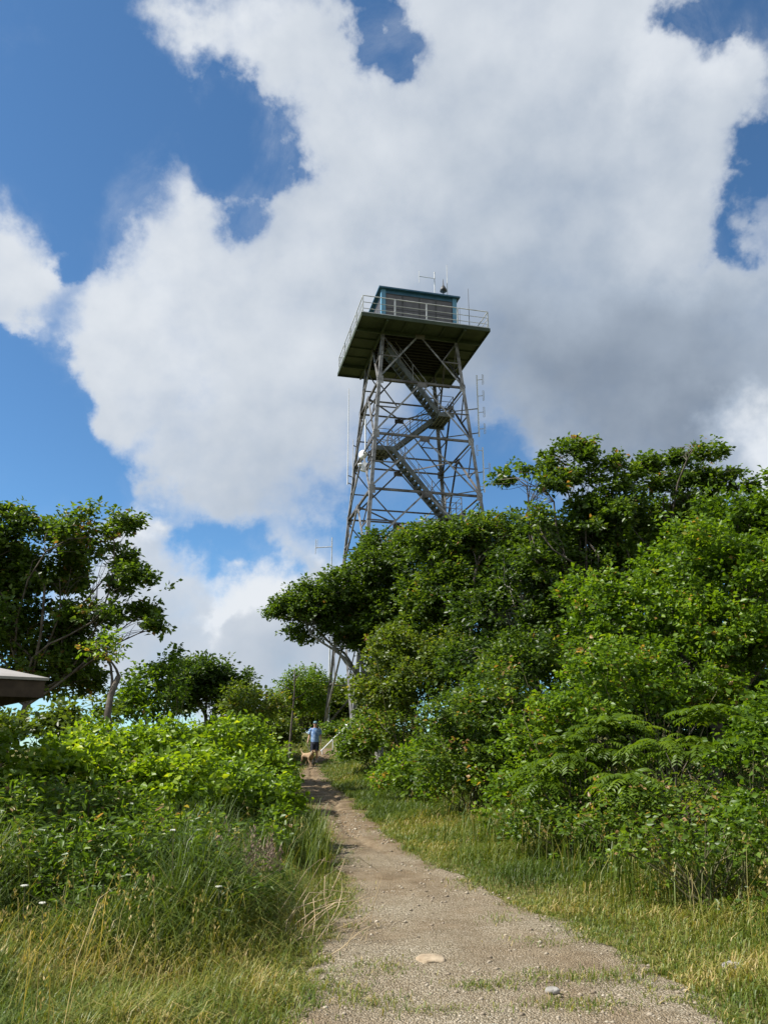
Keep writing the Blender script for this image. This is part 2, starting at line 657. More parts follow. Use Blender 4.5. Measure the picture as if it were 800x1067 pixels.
def limb_curve(a, b, g, sag=.12, n=7):
    a, b = np.array(a, float), np.array(b, float)
    L = np.linalg.norm(b - a)
    w1 = g.normal(size=3) * L * sag
    w2 = g.normal(size=3) * L * sag * .6
    t = np.linspace(0, 1, n)[:, None]
    p = a + (b - a) * t + w1 * np.sin(t * math.pi) + w2 * np.sin(t * 2 * math.pi)
    p[:, 2] += (np.sin(t * math.pi) * L * .08)[:, 0]
    return p


class Cloudset:
    def __init__(s):
        s.v, s.t, s.c, s.n = [], [], [], 0

    def add(s, v, t, c):
        s.v.append(v)
        s.t.append(t + s.n)
        s.c.append(c)
        s.n += len(v)

    def build(s, name, mat, parent, origin):
        return np_mesh(name, np.concatenate(s.v) - np.asarray(origin), np.concatenate(s.t), mat, parent, np.concatenate(s.c))


TREE_LEAVES = 0
DT, DS = 2.1, 1.7


def tree(name, label, cat, group, base_px, Y, lobes, mat, bark='bark', dens=1.0, per=17, ln=.115, wr=.30, gap=.42,
         trunk_r=.13, seed=1, spread=.24, fork=.45, twig_branches=10, shape='diamond', base_xyz=None, trunks=1, tint=0., up=.42, gscale=1.3, inner=.45):
    """lobes: (px, py, rx_px, rz_px, dY[, ry factor])"""
    global TREE_LEAVES
    g = np.random.default_rng(seed)
    if base_xyz is None:
        bx = pt(base_px, 779, Y)[0]
        base = np.array([bx, Y, float(G(bx, Y)) - .05])
    else:
        base = np.array(base_xyz, float)
    root = empty(name, base)
    tag(root, label, cat, group)
    L = []
    for lb in lobes:
        px, py, rx, rz, dy = lb[:5]
        c = pt(px, py, Y + dy)
        k = mpp(Y + dy, py)
        fy = lb[5] if len(lb) > 5 else 1.0
        L.append((c, np.array([rx * k, (rx + rz) * .5 * k * fy, rz * k])))
    cs = Cloudset()
    mb = MB()
    cen = np.mean([c for c, r in L], 0)
    low = min(c[2] - r[2] for c, r in L)
    top = base + (cen - base) * np.array([.55, .55, 0])
    top[2] = base[2] + max(.5, (cen[2] - base[2]) * fork)
    tr = limb_curve(base, top, g, .06, 7)
    mb.tube(tr, np.linspace(trunk_r * 1.25, trunk_r * .8, 7), 9)
    for i, (c, r) in enumerate(L):
        s0 = tr[-1 - (i % 2)]
        lc = limb_curve(s0, c, g, .1, 8)
        mb.tube(lc, np.linspace(trunk_r * .45, trunk_r * .11, 8), 7)
        area = (r[0] * r[1] + r[1] * r[2] + r[0] * r[2]) * 4.2
        n = int(max(12, area * 9.5 * DT * dens))
        P, Q = twigs_in_lobe(c, r, n, seed * 31 + i, gap, gscale, inner=inner)
        cs.add(*foliage(P, Q, per, seed * 31 + i, ln, wr, spread, up, shape, tint_shift=tint))
        TREE_LEAVES += len(P) * per
        for j in range(min(twig_branches, len(P))):
            e = P[g.integers(len(P))]
            b = limb_curve(lc[g.integers(4, 8)], e, g, .1, 5)
            mb.tube(b, np.linspace(trunk_r * .11, trunk_r * .03, 5), 5, cap=False)
    mb.v = [(a - base[0], b - base[1], c - base[2]) for a, b, c in mb.v]
    mb.build('trunk', M[bark], root, smooth=True)
    cs.build('crown', M[mat], root, base)
    return root


def shrub(name, label, cat, group, lobes, Y, mat, dens=1.0, per=14, ln=.085, wr=.34, gap=.40, seed=1, spread=.2,
          shape='diamond', tint=0., stems=7, up=.45, gscale=2.2, inner=.4, pinnate=False, part='foliage'):
    global TREE_LEAVES
    g = np.random.default_rng(seed)
    L = []
    for lb in lobes:
        px, py, rx, rz, dy = lb[:5]
        c = pt(px, py, Y + dy)
        k = mpp(Y + dy, py)
        fy = lb[5] if len(lb) > 5 else 1.0
        L.append((c, np.array([rx * k, (rx + rz) * .5 * k * fy, rz * k])))
    cen = np.mean([c for c, r in L], 0)
    base = np.array([cen[0], cen[1], float(G(cen[0], cen[1])) - .03])
    root = empty(name, base)
    tag(root, label, cat, group)
    cs = Cloudset()
    mb = MB()
    for i, (c, r) in enumerate(L):
        area = (r[0] * r[1] + r[1] * r[2] + r[0] * r[2]) * 4.2
        n = int(max(10, area * 16 * DS * dens * (.28 if pinnate else 1)))
        P, Q = twigs_in_lobe(c, r, n, seed * 37 + i, gap, gscale, inner=inner)
        zz = G(P[:, 0], P[:, 1])
        ok = P[:, 2] > zz + .03
        P, Q = P[ok], Q[ok]
        if len(P) == 0:
            continue
        if pinnate:
            cs.add(*pinnate_leaves(P, Q, seed * 37 + i, tint))
        else:
            cs.add(*foliage(P, Q, per, seed * 37 + i, ln, wr, spread, up, shape, tint_shift=tint))
        TREE_LEAVES += len(P) * per
        for j in range(stems):
            e = P[g.integers(len(P))]
            s0 = np.array([base[0] + g.normal() * .25 * r[0], base[1] + g.normal() * .25 * r[1], 0])
            s0[2] = float(G(s0[0], s0[1])) - .03
            b = limb_curve(s0, e, g, .07, 6)
            mb.tube(b, np.linspace(.014, .004, 6), 5, cap=False)
    mb.v = [(a - base[0], b - base[1], c - base[2]) for a, b, c in mb.v]
    mb.build('stem', M['stem'] if not pinnate else M['bark'], root, smooth=True)
    cs.build(part, M[mat], root, base)
    return root


def pinnate_leaves(P, Q, seed, tint=0., length=.43, pairs=9):
    """drooping compound leaves: a whorl of fronds at each twig point"""
    g = np.random.default_rng(seed + 3)
    fr = 5
    n = len(P)
    ang = g.random((n, 1)) * 6.28 + np.arange(fr)[None] * 6.28 / fr + g.normal(size=(n, fr)) * .3
    hd = np.stack([np.cos(ang), np.sin(ang), np.zeros_like(ang)], -1)
    hd = unit(hd + Q[:, None] * .55 + np.array([0, 0, .1]))
    Lf = length * g.uniform(.65, 1.2, (n, fr))
    s = np.linspace(.18, 1.0, pairs)
    # rachis point along s, arched downwards
    rp = P[:, None, None] + hd[:, :, None] * (Lf[..., None] * s)[..., None] + np.array([0, 0, 1]) * (Lf[..., None] * (.30 * s - .62 * s ** 2))[..., None]
    tang = hd[:, :, None] + np.array([0, 0, 1]) * (.30 - 1.24 * s)[None, None, :, None]
    tang = unit(tang)
    side = unit(np.cross(tang, np.array([0, 0, 1.])))
    upv = np.cross(side, tang)
    Vs, Ts, Cs = [], [], []
    off = 0
    tn = np.clip(.5 + tint + g.normal(0, .16, (n, 1, 1)) + g.normal(0, .08, (n, fr, 1)) + np.zeros((1, 1, pairs)), 0, 1)
    for sg in (-1, 1):
        d = side * sg + tang * .55 + np.array([0, 0, -.25]) + g.normal(size=side.shape) * .1
        ll = .115 * (1 - .55 * (np.abs(s - .45)) ** 1.2) * np.ones((n, fr, pairs)) * g.uniform(.85, 1.15, (n, fr, 1))
        v, t, k = leaf_arrays(rp.reshape(-1, 3), d.reshape(-1, 3), (upv + side * sg * .25).reshape(-1, 3), ll.ravel(), (ll * .17).ravel(), 'hex')
        Vs.append(v)
        Ts.append(t + off)
        off += len(v)
        Cs.append(np.repeat(tn.ravel(), k))
    return np.concatenate(Vs), np.concatenate(Ts), np.concatenate(Cs)


# ------------------------------------------------------------------ trees on the left
GL = 'trees rising behind the thicket west of the path'
tree('oak_tree', 'broad dark oak spreading its leafy boughs over the shelter roof', 'tree', None, -6, 20,
     [(22, 568, 52, 32, 0), (98, 560, 46, 24, -.4), (62, 604, 62, 28, .4), (126, 606, 40, 17, -.3), (-42, 590, 60, 55, 0),
      (146, 642, 34, 15, -.3), (160, 655, 20, 9, -.3), (30, 655, 62, 34, .5), (92, 645, 38, 15, .1), (48, 706, 42, 40, .9), (-40, 670, 60, 55, .5), (78, 715, 30, 32, 1.2), (20, 625, 50, 34, .8), (70, 680, 44, 24, .6), (110, 585, 40, 18, .4), (10, 545, 34, 16, .2), (118, 548, 26, 12, .1), (0, 735, 40, 26, .9)],
     'oak', dens=.66, ln=.135, trunk_r=.09, seed=3, gap=.52, spread=.25, fork=.5, twig_branches=8, tint=.06, gscale=1.15)
tree('tree', 'half dead leaning tree with a bare forked trunk and few pale leaves', 'tree', None, 133, 15.5,
     [(112, 682, 24, 15, 0), (104, 668, 13, 9, .2), (122, 700, 18, 12, .3)], 'bright', dens=.55, ln=.09, trunk_r=.07, seed=5, gap=.5,
     fork=.86, twig_branches=6, bark='bark', tint=.1)
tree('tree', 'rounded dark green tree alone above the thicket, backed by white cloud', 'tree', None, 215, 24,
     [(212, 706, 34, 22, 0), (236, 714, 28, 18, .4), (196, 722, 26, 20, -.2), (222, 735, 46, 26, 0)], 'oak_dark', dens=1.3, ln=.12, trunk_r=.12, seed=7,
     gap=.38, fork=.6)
for i, (label, lobes, Y, mat, kw) in enumerate([
        ('loose bushy sapling with a pointed top shoot beside the rounded dark tree', [(158, 722, 34, 26, 0), (172, 700, 14, 14, .2), (184, 684, 6, 11, .2), (140, 745, 36, 24, 0)], 19.5, 'bright', dict(tint=-.05)),
        ('low olive bush between the rounded dark tree and the bare pole', [(262, 742, 34, 24, 0), (250, 728, 18, 13, .3)], 22, 'olive', dict(tint=0.)),
        ('small yellow green tree nearest the tower foot with sky showing through', [(318, 716, 26, 20, 0), (300, 738, 24, 22, .3), (322, 736, 20, 30, .5)], 42, 'bright', dict(tint=.05)),
        ('dark low bush under the big oak, beside the shelter', [(40, 762, 60, 18, 0), (85, 752, 40, 18, .4), (-20, 765, 45, 22, 0)], 15.5, 'olive', dict(tint=-.1)),
        ]):
    shrub('sapling' if i in (0, 2) else 'shrub', label, 'sapling' if i in (0, 2) else 'shrub', None, lobes, Y, mat, dens=.75, ln=.105, gap=.42, seed=60 + i, per=14, spread=.24, **kw)

# ------------------------------------------------------------------ big trees on the right
tree('oak_tree', 'dark oak leaning out from the grove, its crown hiding the tower foot', 'tree', None, 392, 29,
     [(318, 640, 34, 24, -.4), (348, 622, 40, 22, 0), (400, 600, 50, 30, .4), (378, 640, 50, 26, 0), (335, 662, 34, 14, -.3), (436, 585, 40, 30, .4),
      (420, 640, 50, 34, .5), (376, 600, 24, 12, .2), (300, 640, 20, 16, -.6), (395, 668, 40, 28, 0), (420, 690, 36, 24, .3), (352, 640, 40, 24, .5), (408, 573, 40, 18, .8)], 'oak', dens=.95, ln=.135, wr=.3, trunk_r=.15,
     seed=21, gap=.50, gscale=1.5, spread=.3, fork=.45, bark='lichen', tint=-.05)
tree('oak_tree', 'dark rounded oak crown standing right below the tower stairs', 'tree', None, 490, 26,
     [(470, 572, 44, 30, 0), (512, 566, 42, 36, .4), (548, 590, 44, 40, 0), (480, 620, 54, 40, 0), (530, 640, 50, 44, -.3), (440, 660, 40, 36, .3), (440, 562, 26, 14, .5), (510, 700, 44, 30, 0), (455, 610, 34, 26, .2)],
     'oak', dens=1.1, ln=.13, trunk_r=.17, seed=22, gap=.48, gscale=1.6, spread=.28, tint=.02)
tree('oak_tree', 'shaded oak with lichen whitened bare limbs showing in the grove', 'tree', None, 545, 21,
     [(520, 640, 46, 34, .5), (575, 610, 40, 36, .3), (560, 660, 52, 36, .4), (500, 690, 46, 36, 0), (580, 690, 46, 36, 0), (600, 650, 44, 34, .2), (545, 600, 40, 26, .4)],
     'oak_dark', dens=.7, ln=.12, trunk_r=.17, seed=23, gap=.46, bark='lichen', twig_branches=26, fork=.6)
tree('oak_tree', 'tall open oak whose top boughs stand against the sky nearest the tower', 'tree', None, 610, 19,
     [(538, 497, 22, 10, 0), (558, 487, 26, 13, .2), (583, 477, 27, 13, 0), (608, 474, 26, 14, .3), (628, 488, 23, 15, .3), (640, 510, 18, 14, .1), (572, 506, 22, 10, -.3), (601, 502, 28, 15, .2), (519, 500, 15, 8, -.2), (616, 530, 26, 16, .2), (590, 552, 24, 18, .8), (640, 545, 44, 32, 0), (620, 600, 56, 42, .4), (560, 545, 14, 22, -.5), (615, 560, 50, 30, .6), (575, 585, 40, 30, .4)],
     'oak', dens=.85, ln=.12, trunk_r=.08, seed=24, gap=.55, gscale=1.9, fork=.66, inner=.15, bark='bark', twig_branches=9, spread=.24, tint=.0)
tree('oak_tree', 'second open topped oak whose flat boughs reach over the grove skyline', 'tree', None, 715, 19.5,
     [(668, 488, 18, 10, 0), (690, 484, 24, 12, .2), (712, 478, 22, 12, 0), (735, 476, 22, 13, .2), (748, 492, 22, 12, -.1), (725, 503, 28, 14, .2), (696, 508, 26, 14, .1), (655, 498, 15, 9, -.2), (768, 508, 18, 11, 0), (700, 530, 50, 30, .5), (665, 560, 44, 34, .6), (715, 560, 54, 34, .4), (740, 535, 40, 24, .3)],
     'oak', dens=.85, ln=.12, trunk_r=.08, seed=25, gap=.55, gscale=1.9, fork=.64, inner=.15, twig_branches=8, spread=.24)
tree('tree', 'dense spreading tree with crown edge at the right rim of the skyline', 'tree', None, 830, 17,
     [(768, 548, 46, 30, 0), (822, 545, 50, 38, 0), (812, 500, 14, 9, -.3), (860, 560, 70, 70, 0), (770, 580, 60, 40, -.3)], 'bright', dens=1.15, ln=.11, trunk_r=.16, seed=26, gap=.40, tint=-.2)
tree('maple_tree', 'large bright green maple filling the flank of the grove', 'tree', None, 740, 13.5,
     [(720, 590, 60, 44, .4), (780, 610, 60, 50, 0), (690, 640, 56, 44, .3), (640, 660, 44, 40, .5), (750, 670, 60, 46, -.3), (820, 680, 60, 60, 0), (700, 700, 60, 34, -.3), (620, 630, 34, 34, .8), (850, 600, 50, 60, 0)],
     'bright', dens=1.15, ln=.085, wr=.36, per=18, trunk_r=.12, seed=27, gap=.47, spread=.2, twig_branches=8, gscale=2.0, tint=-.02)

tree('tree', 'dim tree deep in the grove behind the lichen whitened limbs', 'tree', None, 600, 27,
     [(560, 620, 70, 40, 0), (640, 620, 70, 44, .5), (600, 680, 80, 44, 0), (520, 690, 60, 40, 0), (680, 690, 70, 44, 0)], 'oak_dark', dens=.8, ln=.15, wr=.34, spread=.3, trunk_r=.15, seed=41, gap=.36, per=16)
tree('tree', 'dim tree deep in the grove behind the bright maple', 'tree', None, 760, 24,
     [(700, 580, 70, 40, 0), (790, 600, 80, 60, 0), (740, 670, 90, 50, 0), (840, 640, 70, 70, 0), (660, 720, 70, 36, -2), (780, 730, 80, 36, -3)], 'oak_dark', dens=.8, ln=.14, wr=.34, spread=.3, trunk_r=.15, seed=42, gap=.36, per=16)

# ------------------------------------------------------------------ shrubs under the grove
RS = 'shrubs along the grove edge'
for i, (label, lobes, Y, mat, kw) in enumerate([
        ('tall yellow green bush under the leaning oak, close to the tower', [(415, 690, 34, 34, 0), (440, 720, 40, 40, -.5), (400, 730, 30, 36, .3), (470, 690, 30, 34, 0)], 24, 'olive', dict(ln=.11, spread=.26, dens=.9)),
        ('dense dark green bush, roundest of those beside the path bend', [(485, 760, 48, 46, 0), (520, 740, 40, 44, .3), (470, 810, 40, 44, -.3), (512, 800, 46, 50, -.3)], 15.5, 'oak', dict(ln=.085, dens=1.0, tint=.08)),
        ('bright bush of broad leaves between the rounded dark bush and the sumac', [(560, 770, 40, 40, 0), (545, 830, 46, 40, -.4), (580, 800, 40, 40, 0)], 13, 'bright', dict(dens=.9, tint=.08)),
        ('sprawling sumac with fern like leaves, before the maple', [(600, 795, 34, 24, 0), (642, 782, 38, 26, 0), (568, 815, 28, 18, 0)], 11.2, 'sumac', dict(pinnate=True, dens=1.0, tint=-.05)),
        ('second sumac with low drooping fronds over a dark hollow', [(705, 782, 38, 24, .2), (742, 765, 34, 24, 0), (664, 822, 24, 12, -.4)], 10.4, 'sumac', dict(pinnate=True, dens=.9, tint=-.02)),
        ('tall yellow green bush swelling out between the maple and the sumac', [(632, 702, 44, 36, 0), (668, 735, 48, 40, 0), (608, 745, 36, 34, 0), (705, 722, 40, 34, .3), (745, 735, 40, 36, .2)], 12.4, 'bright', dict(ln=.08, tint=.12, dens=.9)),
        ('leafy green bush at the right rim below the maple', [(790, 790, 46, 40, 0), (830, 760, 50, 50, 0), (770, 850, 40, 26, -.3)], 9.6, 'bright', dict(ln=.075, tint=-.04)),
        ('low bramble mound hugging the verge under the sumac', [(610, 850, 46, 30, 0), (560, 865, 36, 24, 0), (660, 858, 40, 26, -.1)], 11.2, 'weed', dict(ln=.075, dens=.8, tint=.05)),
        ('spreading pale green weeds at the foot of the sumac with drooping fronds', [(700, 846, 46, 26, 0), (655, 854, 40, 26, .1), (735, 838, 36, 26, .2), (610, 868, 34, 20, .3)], 9.7, 'weed', dict(ln=.065, wr=.26, dens=1.0, tint=.14)),
        ('weedy knee high bush nearest the camera on the grassy bank', [(690, 885, 46, 26, 0), (740, 880, 44, 30, -.1), (790, 890, 40, 36, -.2)], 8.3, 'weed', dict(ln=.06, dens=.9, tint=.06)),
        ('fresh green low bush where the path bends up to the tower', [(440, 800, 34, 34, 0), (415, 815, 26, 28, .4), (455, 835, 26, 24, -.6)], 18, 'bright', dict(ln=.09, tint=.08)),
        ('low leafy bush across the path from the man with the dog', [(385, 775, 34, 30, 0), (410, 765, 30, 34, .8), (368, 785, 18, 20, -.2)], 26, 'weed', dict(ln=.10, dens=.9, tint=.14, spread=.24)),
        ('small bush by the white footing of the tower', [(388, 752, 20, 16, 0), (402, 740, 26, 20, .5)], 32, 'weed', dict(ln=.10, dens=.9, tint=.05)),
        ('bush filling the shaded gap between maple and rounded dark bush', [(600, 700, 40, 36, .4), (560, 700, 44, 40, .6), (530, 700, 30, 36, .5)], 16.5, 'oak', dict(ln=.09, tint=.0, dens=.7)),
        ]):
    d0 = dict(dens=1., ln=.085, seed=100 + i)
    d0.update(kw)
    nm = 'sumac_shrub' if 'sumac with' in label else 'shrub'
    shrub(nm, label, 'shrub', RS, lobes, Y, mat, **d0)

for i, (label, lobes, Y, mat, kw) in enumerate([
        ('bushes closing the view behind the man with the dog, beyond the tower foot', [(300, 752, 30, 22, 0), (335, 745, 34, 28, .5), (365, 740, 34, 30, 1)], 46, 'olive', dict(ln=.18, spread=.4, tint=.05)),
        ('low green bush at the tower foot behind the handrail', [(345, 764, 12, 9, 0), (362, 762, 14, 10, .3)], 37.6, 'weed', dict(ln=.12, spread=.28, tint=.1)),
        ('rough olive bush closing the view left of the thin dead trunk', [(262, 768, 30, 20, 0), (292, 766, 22, 18, 1), (235, 770, 24, 18, 1)], 31, 'olive', dict(ln=.13, spread=.3, tint=.02)),
        ('bush in the deep shade behind the sumac with drooping fronds', [(690, 745, 60, 44, 0), (760, 740, 60, 44, 0), (820, 760, 60, 50, 0), (640, 750, 50, 40, 0), (715, 775, 70, 50, -.4), (735, 715, 60, 44, .6)], 15.5, 'oak_dark', dict(ln=.10, tint=-.05, dens=1.2, gap=.34)),
        ('bush in the deep shade behind the broad leaved bright bush', [(600, 760, 50, 44, 0), (550, 760, 50, 44, 0), (500, 750, 40, 40, .6)], 18, 'oak_dark', dict(ln=.10, tint=-.05, dens=.8)),
        ]):
    shrub('shrub', label, 'shrub', RS if i > 1 else None, lobes, Y, mat, **dict(dict(seed=300 + i), **kw))

# ------------------------------------------------------------------ thicket left of the path
LS = 'bramble bushes of the thicket'
for i, (label, lobes, Y, mat, kw) in enumerate([
        ('yellow green bramble bush overhanging the path, nearest the man with the dog', [(276, 796, 24, 22, 0), (288, 818, 18, 22, .2), (258, 786, 26, 20, .6)], 19, 'lime', dict(ln=.11, spread=.26)),
        ('bramble bush topping the thicket under the rounded dark tree', [(225, 783, 40, 22, 0), (190, 778, 36, 18, .4), (252, 768, 32, 18, .8)], 16, 'lime', dict(ln=.10, spread=.24, tint=-.03)),
        ('pale leafed bush in the thicket under the half dead tree', [(130, 783, 46, 22, 0), (95, 778, 36, 20, .3), (165, 772, 32, 18, .6)], 14, 'lime', dict(ln=.10, spread=.24, tint=0.)),
        ('broad yellow green bush in the thicket below the shelter roof', [(30, 806, 50, 30, 0), (75, 800, 40, 28, .4), (-20, 796, 44, 32, 0)], 10.5, 'lime', dict(ln=.085, tint=.05)),
        ('dense bramble bush with dark hollow beside the path, behind the pink plumes', [(250, 832, 42, 36, 0), (284, 842, 26, 38, .2), (225, 815, 36, 30, .5)], 12.2, 'lime', dict(ln=.085, tint=-.04)),
        ('mid green bush in the middle of the thicket with long stems', [(165, 822, 48, 34, 0), (198, 812, 36, 28, .6), (125, 818, 38, 28, .2)], 10.8, 'lime', dict(ln=.085, tint=-.03)),
        ('leggy bush of narrow leaves in the front row of the thicket', [(80, 855, 46, 36, 0), (118, 862, 38, 34, .2), (48, 845, 36, 32, .4)], 9.2, 'weed', dict(ln=.08, wr=.20, tint=.14)),
        ('bush at the left rim of the thicket front, dark below', [(5, 862, 42, 44, 0), (-40, 860, 42, 52, 0), (28, 890, 32, 30, -.2)], 8.5, 'weed', dict(ln=.08, wr=.22, tint=.10)),
        ('shadowed low bush of the thicket front, beside the pink plumes', [(180, 880, 46, 36, 0), (216, 886, 26, 28, -.2), (145, 885, 38, 34, -.1)], 9.0, 'weed', dict(ln=.07, wr=.24, tint=.06)),
        ('tall weedy bush before the thicket, its shaded foot in long grass', [(70, 905, 52, 46, 0), (30, 915, 46, 46, 0), (105, 900, 36, 44, .1)], 7.5, 'weed', dict(ln=.075, wr=.19, tint=.04, dens=.85)),
        ('tall weedy bush before the thicket between long grass and the pink plumes', [(160, 905, 48, 46, 0), (200, 900, 36, 44, .1), (130, 925, 40, 34, -.2)], 7.7, 'weed', dict(ln=.07, wr=.2, tint=.0, dens=.85)),
        ('leafy dark weed clump standing in the long grass, closest to the camera', [(100, 948, 52, 34, 0), (60, 940, 36, 30, .2), (145, 952, 40, 30, .1)], 6.9, 'weed', dict(ln=.06, wr=.18, tint=-.08, dens=.55)),
        ('leafy dark weed clump between the bent dry stalks and the thicket', [(225, 940, 40, 34, 0), (190, 950, 34, 28, .1), (262, 930, 28, 28, .3)], 7.3, 'weed', dict(ln=.06, wr=.2, tint=-.08, dens=.55)),
        ('small low bush between the pink plumes and the path', [(278, 880, 22, 24, 0), (296, 862, 17, 22, .4)], 10.6, 'weed', dict(ln=.08, tint=.05, dens=.8)),
        ]):
    d0 = dict(dens=1.05, ln=.09, seed=200 + i, shape='hex' if Y < 13 else 'diamond')
    d0.update(kw)
    shrub('bramble_bush' if mat == 'lime' else 'shrub', label, 'bush', LS, lobes, Y, mat, **d0)
print('leaves', TREE_LEAVES)

# ------------------------------------------------------------------ grass
def blades(x, y, h, wid, bend, seed, tint, lift=-.01):
    g = np.random.default_rng(seed)
    n = len(x)
    z = G(x, y) + lift
    b = np.stack([x, y, z], -1)
    a = g.random(n) * 6.283
    d = np.stack([np.cos(a), np.sin(a), np.zeros(n)], -1)
    d = unit(d + np.array([.12, -.05, 0]))
    sd = np.stack([-np.sin(a + g.normal(size=n) * .8), np.cos(a), np.zeros(n)], -1)
    sd = unit(sd)
    bend = bend * g.uniform(.3, 1.5, n)
    up = np.array([0, 0, 1.])
    p1 = b + up * (h * .5)[:, None] + d * (h * bend * .18)[:, None]
    p2 = b + up * (h * (.86 - bend * .12))[:, None] + d * (h * bend * .55)[:, None]
    p3 = b + up * (h * np.maximum(.15, 1.02 - bend * .42))[:, None] + d * (h * bend * 1.0)[:, None]
    w = (wid * g.uniform(.7, 1.3, n))[:, None] * .5
    v = np.stack([b - sd * w, b + sd * w, p1 - sd * w * .95, p1 + sd * w * .95, p2 - sd * w * .62, p2 + sd * w * .62, p3], 1)
    f = np.array([[0, 1, 3], [0, 3, 2], [2, 3, 5], [2, 5, 4], [4, 5, 6]])
    tri = (np.arange(n)[:, None, None] * 7 + f[None]).reshape(-1, 3)
    return v.reshape(-1, 3), tri, np.repeat(tint, 5), p3


def seedheads(tips, seed, size=.05, tint=.8):
    g = np.random.default_rng(seed)
    k = 9
    n = len(tips)
    s = g.random((n, k))
    base = tips[:, None] + np.stack([g.normal(size=(n, k)) * size * .18, g.normal(size=(n, k)) * size * .18, (s - .7) * size * 2.2], -1)
    d = np.stack([g.normal(size=(n, k)) * .5, g.normal(size=(n, k)) * .5, np.ones((n, k))], -1)
    nr = g.normal(size=(n, k, 3))
    v, t, kk = leaf_arrays(base.reshape(-1, 3), d.reshape(-1, 3), nr.reshape(-1, 3), np.full(n * k, size * .5), np.full(n * k, size * .09))
    return v, t, np.repeat(np.clip(g.normal(tint, .08, n * k), 0, 1), kk)


def scatter(n, x0, x1, y0, y1, seed, fn):
    """rejection sample of the ground; fn(x, y, dl, dr) -> probability"""
    g = np.random.default_rng(seed)
    X, Y = [], []
    c = 0
    for _ in range(40):
        x = g.uniform(x0, x1, n)
        y = y0 + (y1 - y0) * g.random(n) ** 1.7
        xl, xr = path_edges(y)
        p = fn(x, y, xl - x, x - xr)
        k = g.random(n) < p
        X.append(x[k])
        Y.append(y[k])
        c += k.sum()
        if c >= n:
            break
    return np.concatenate(X)[:n], np.concatenate(Y)[:n]


def grass_tint(x, y, g, dry):
    patch = n2(x, y, .8, 31) * .6 + n2(x, y, 2.6, 32) * .4
    return np.clip(dry + (patch - .5) * .9 + g.normal(0, .15, len(x)), 0, 1)


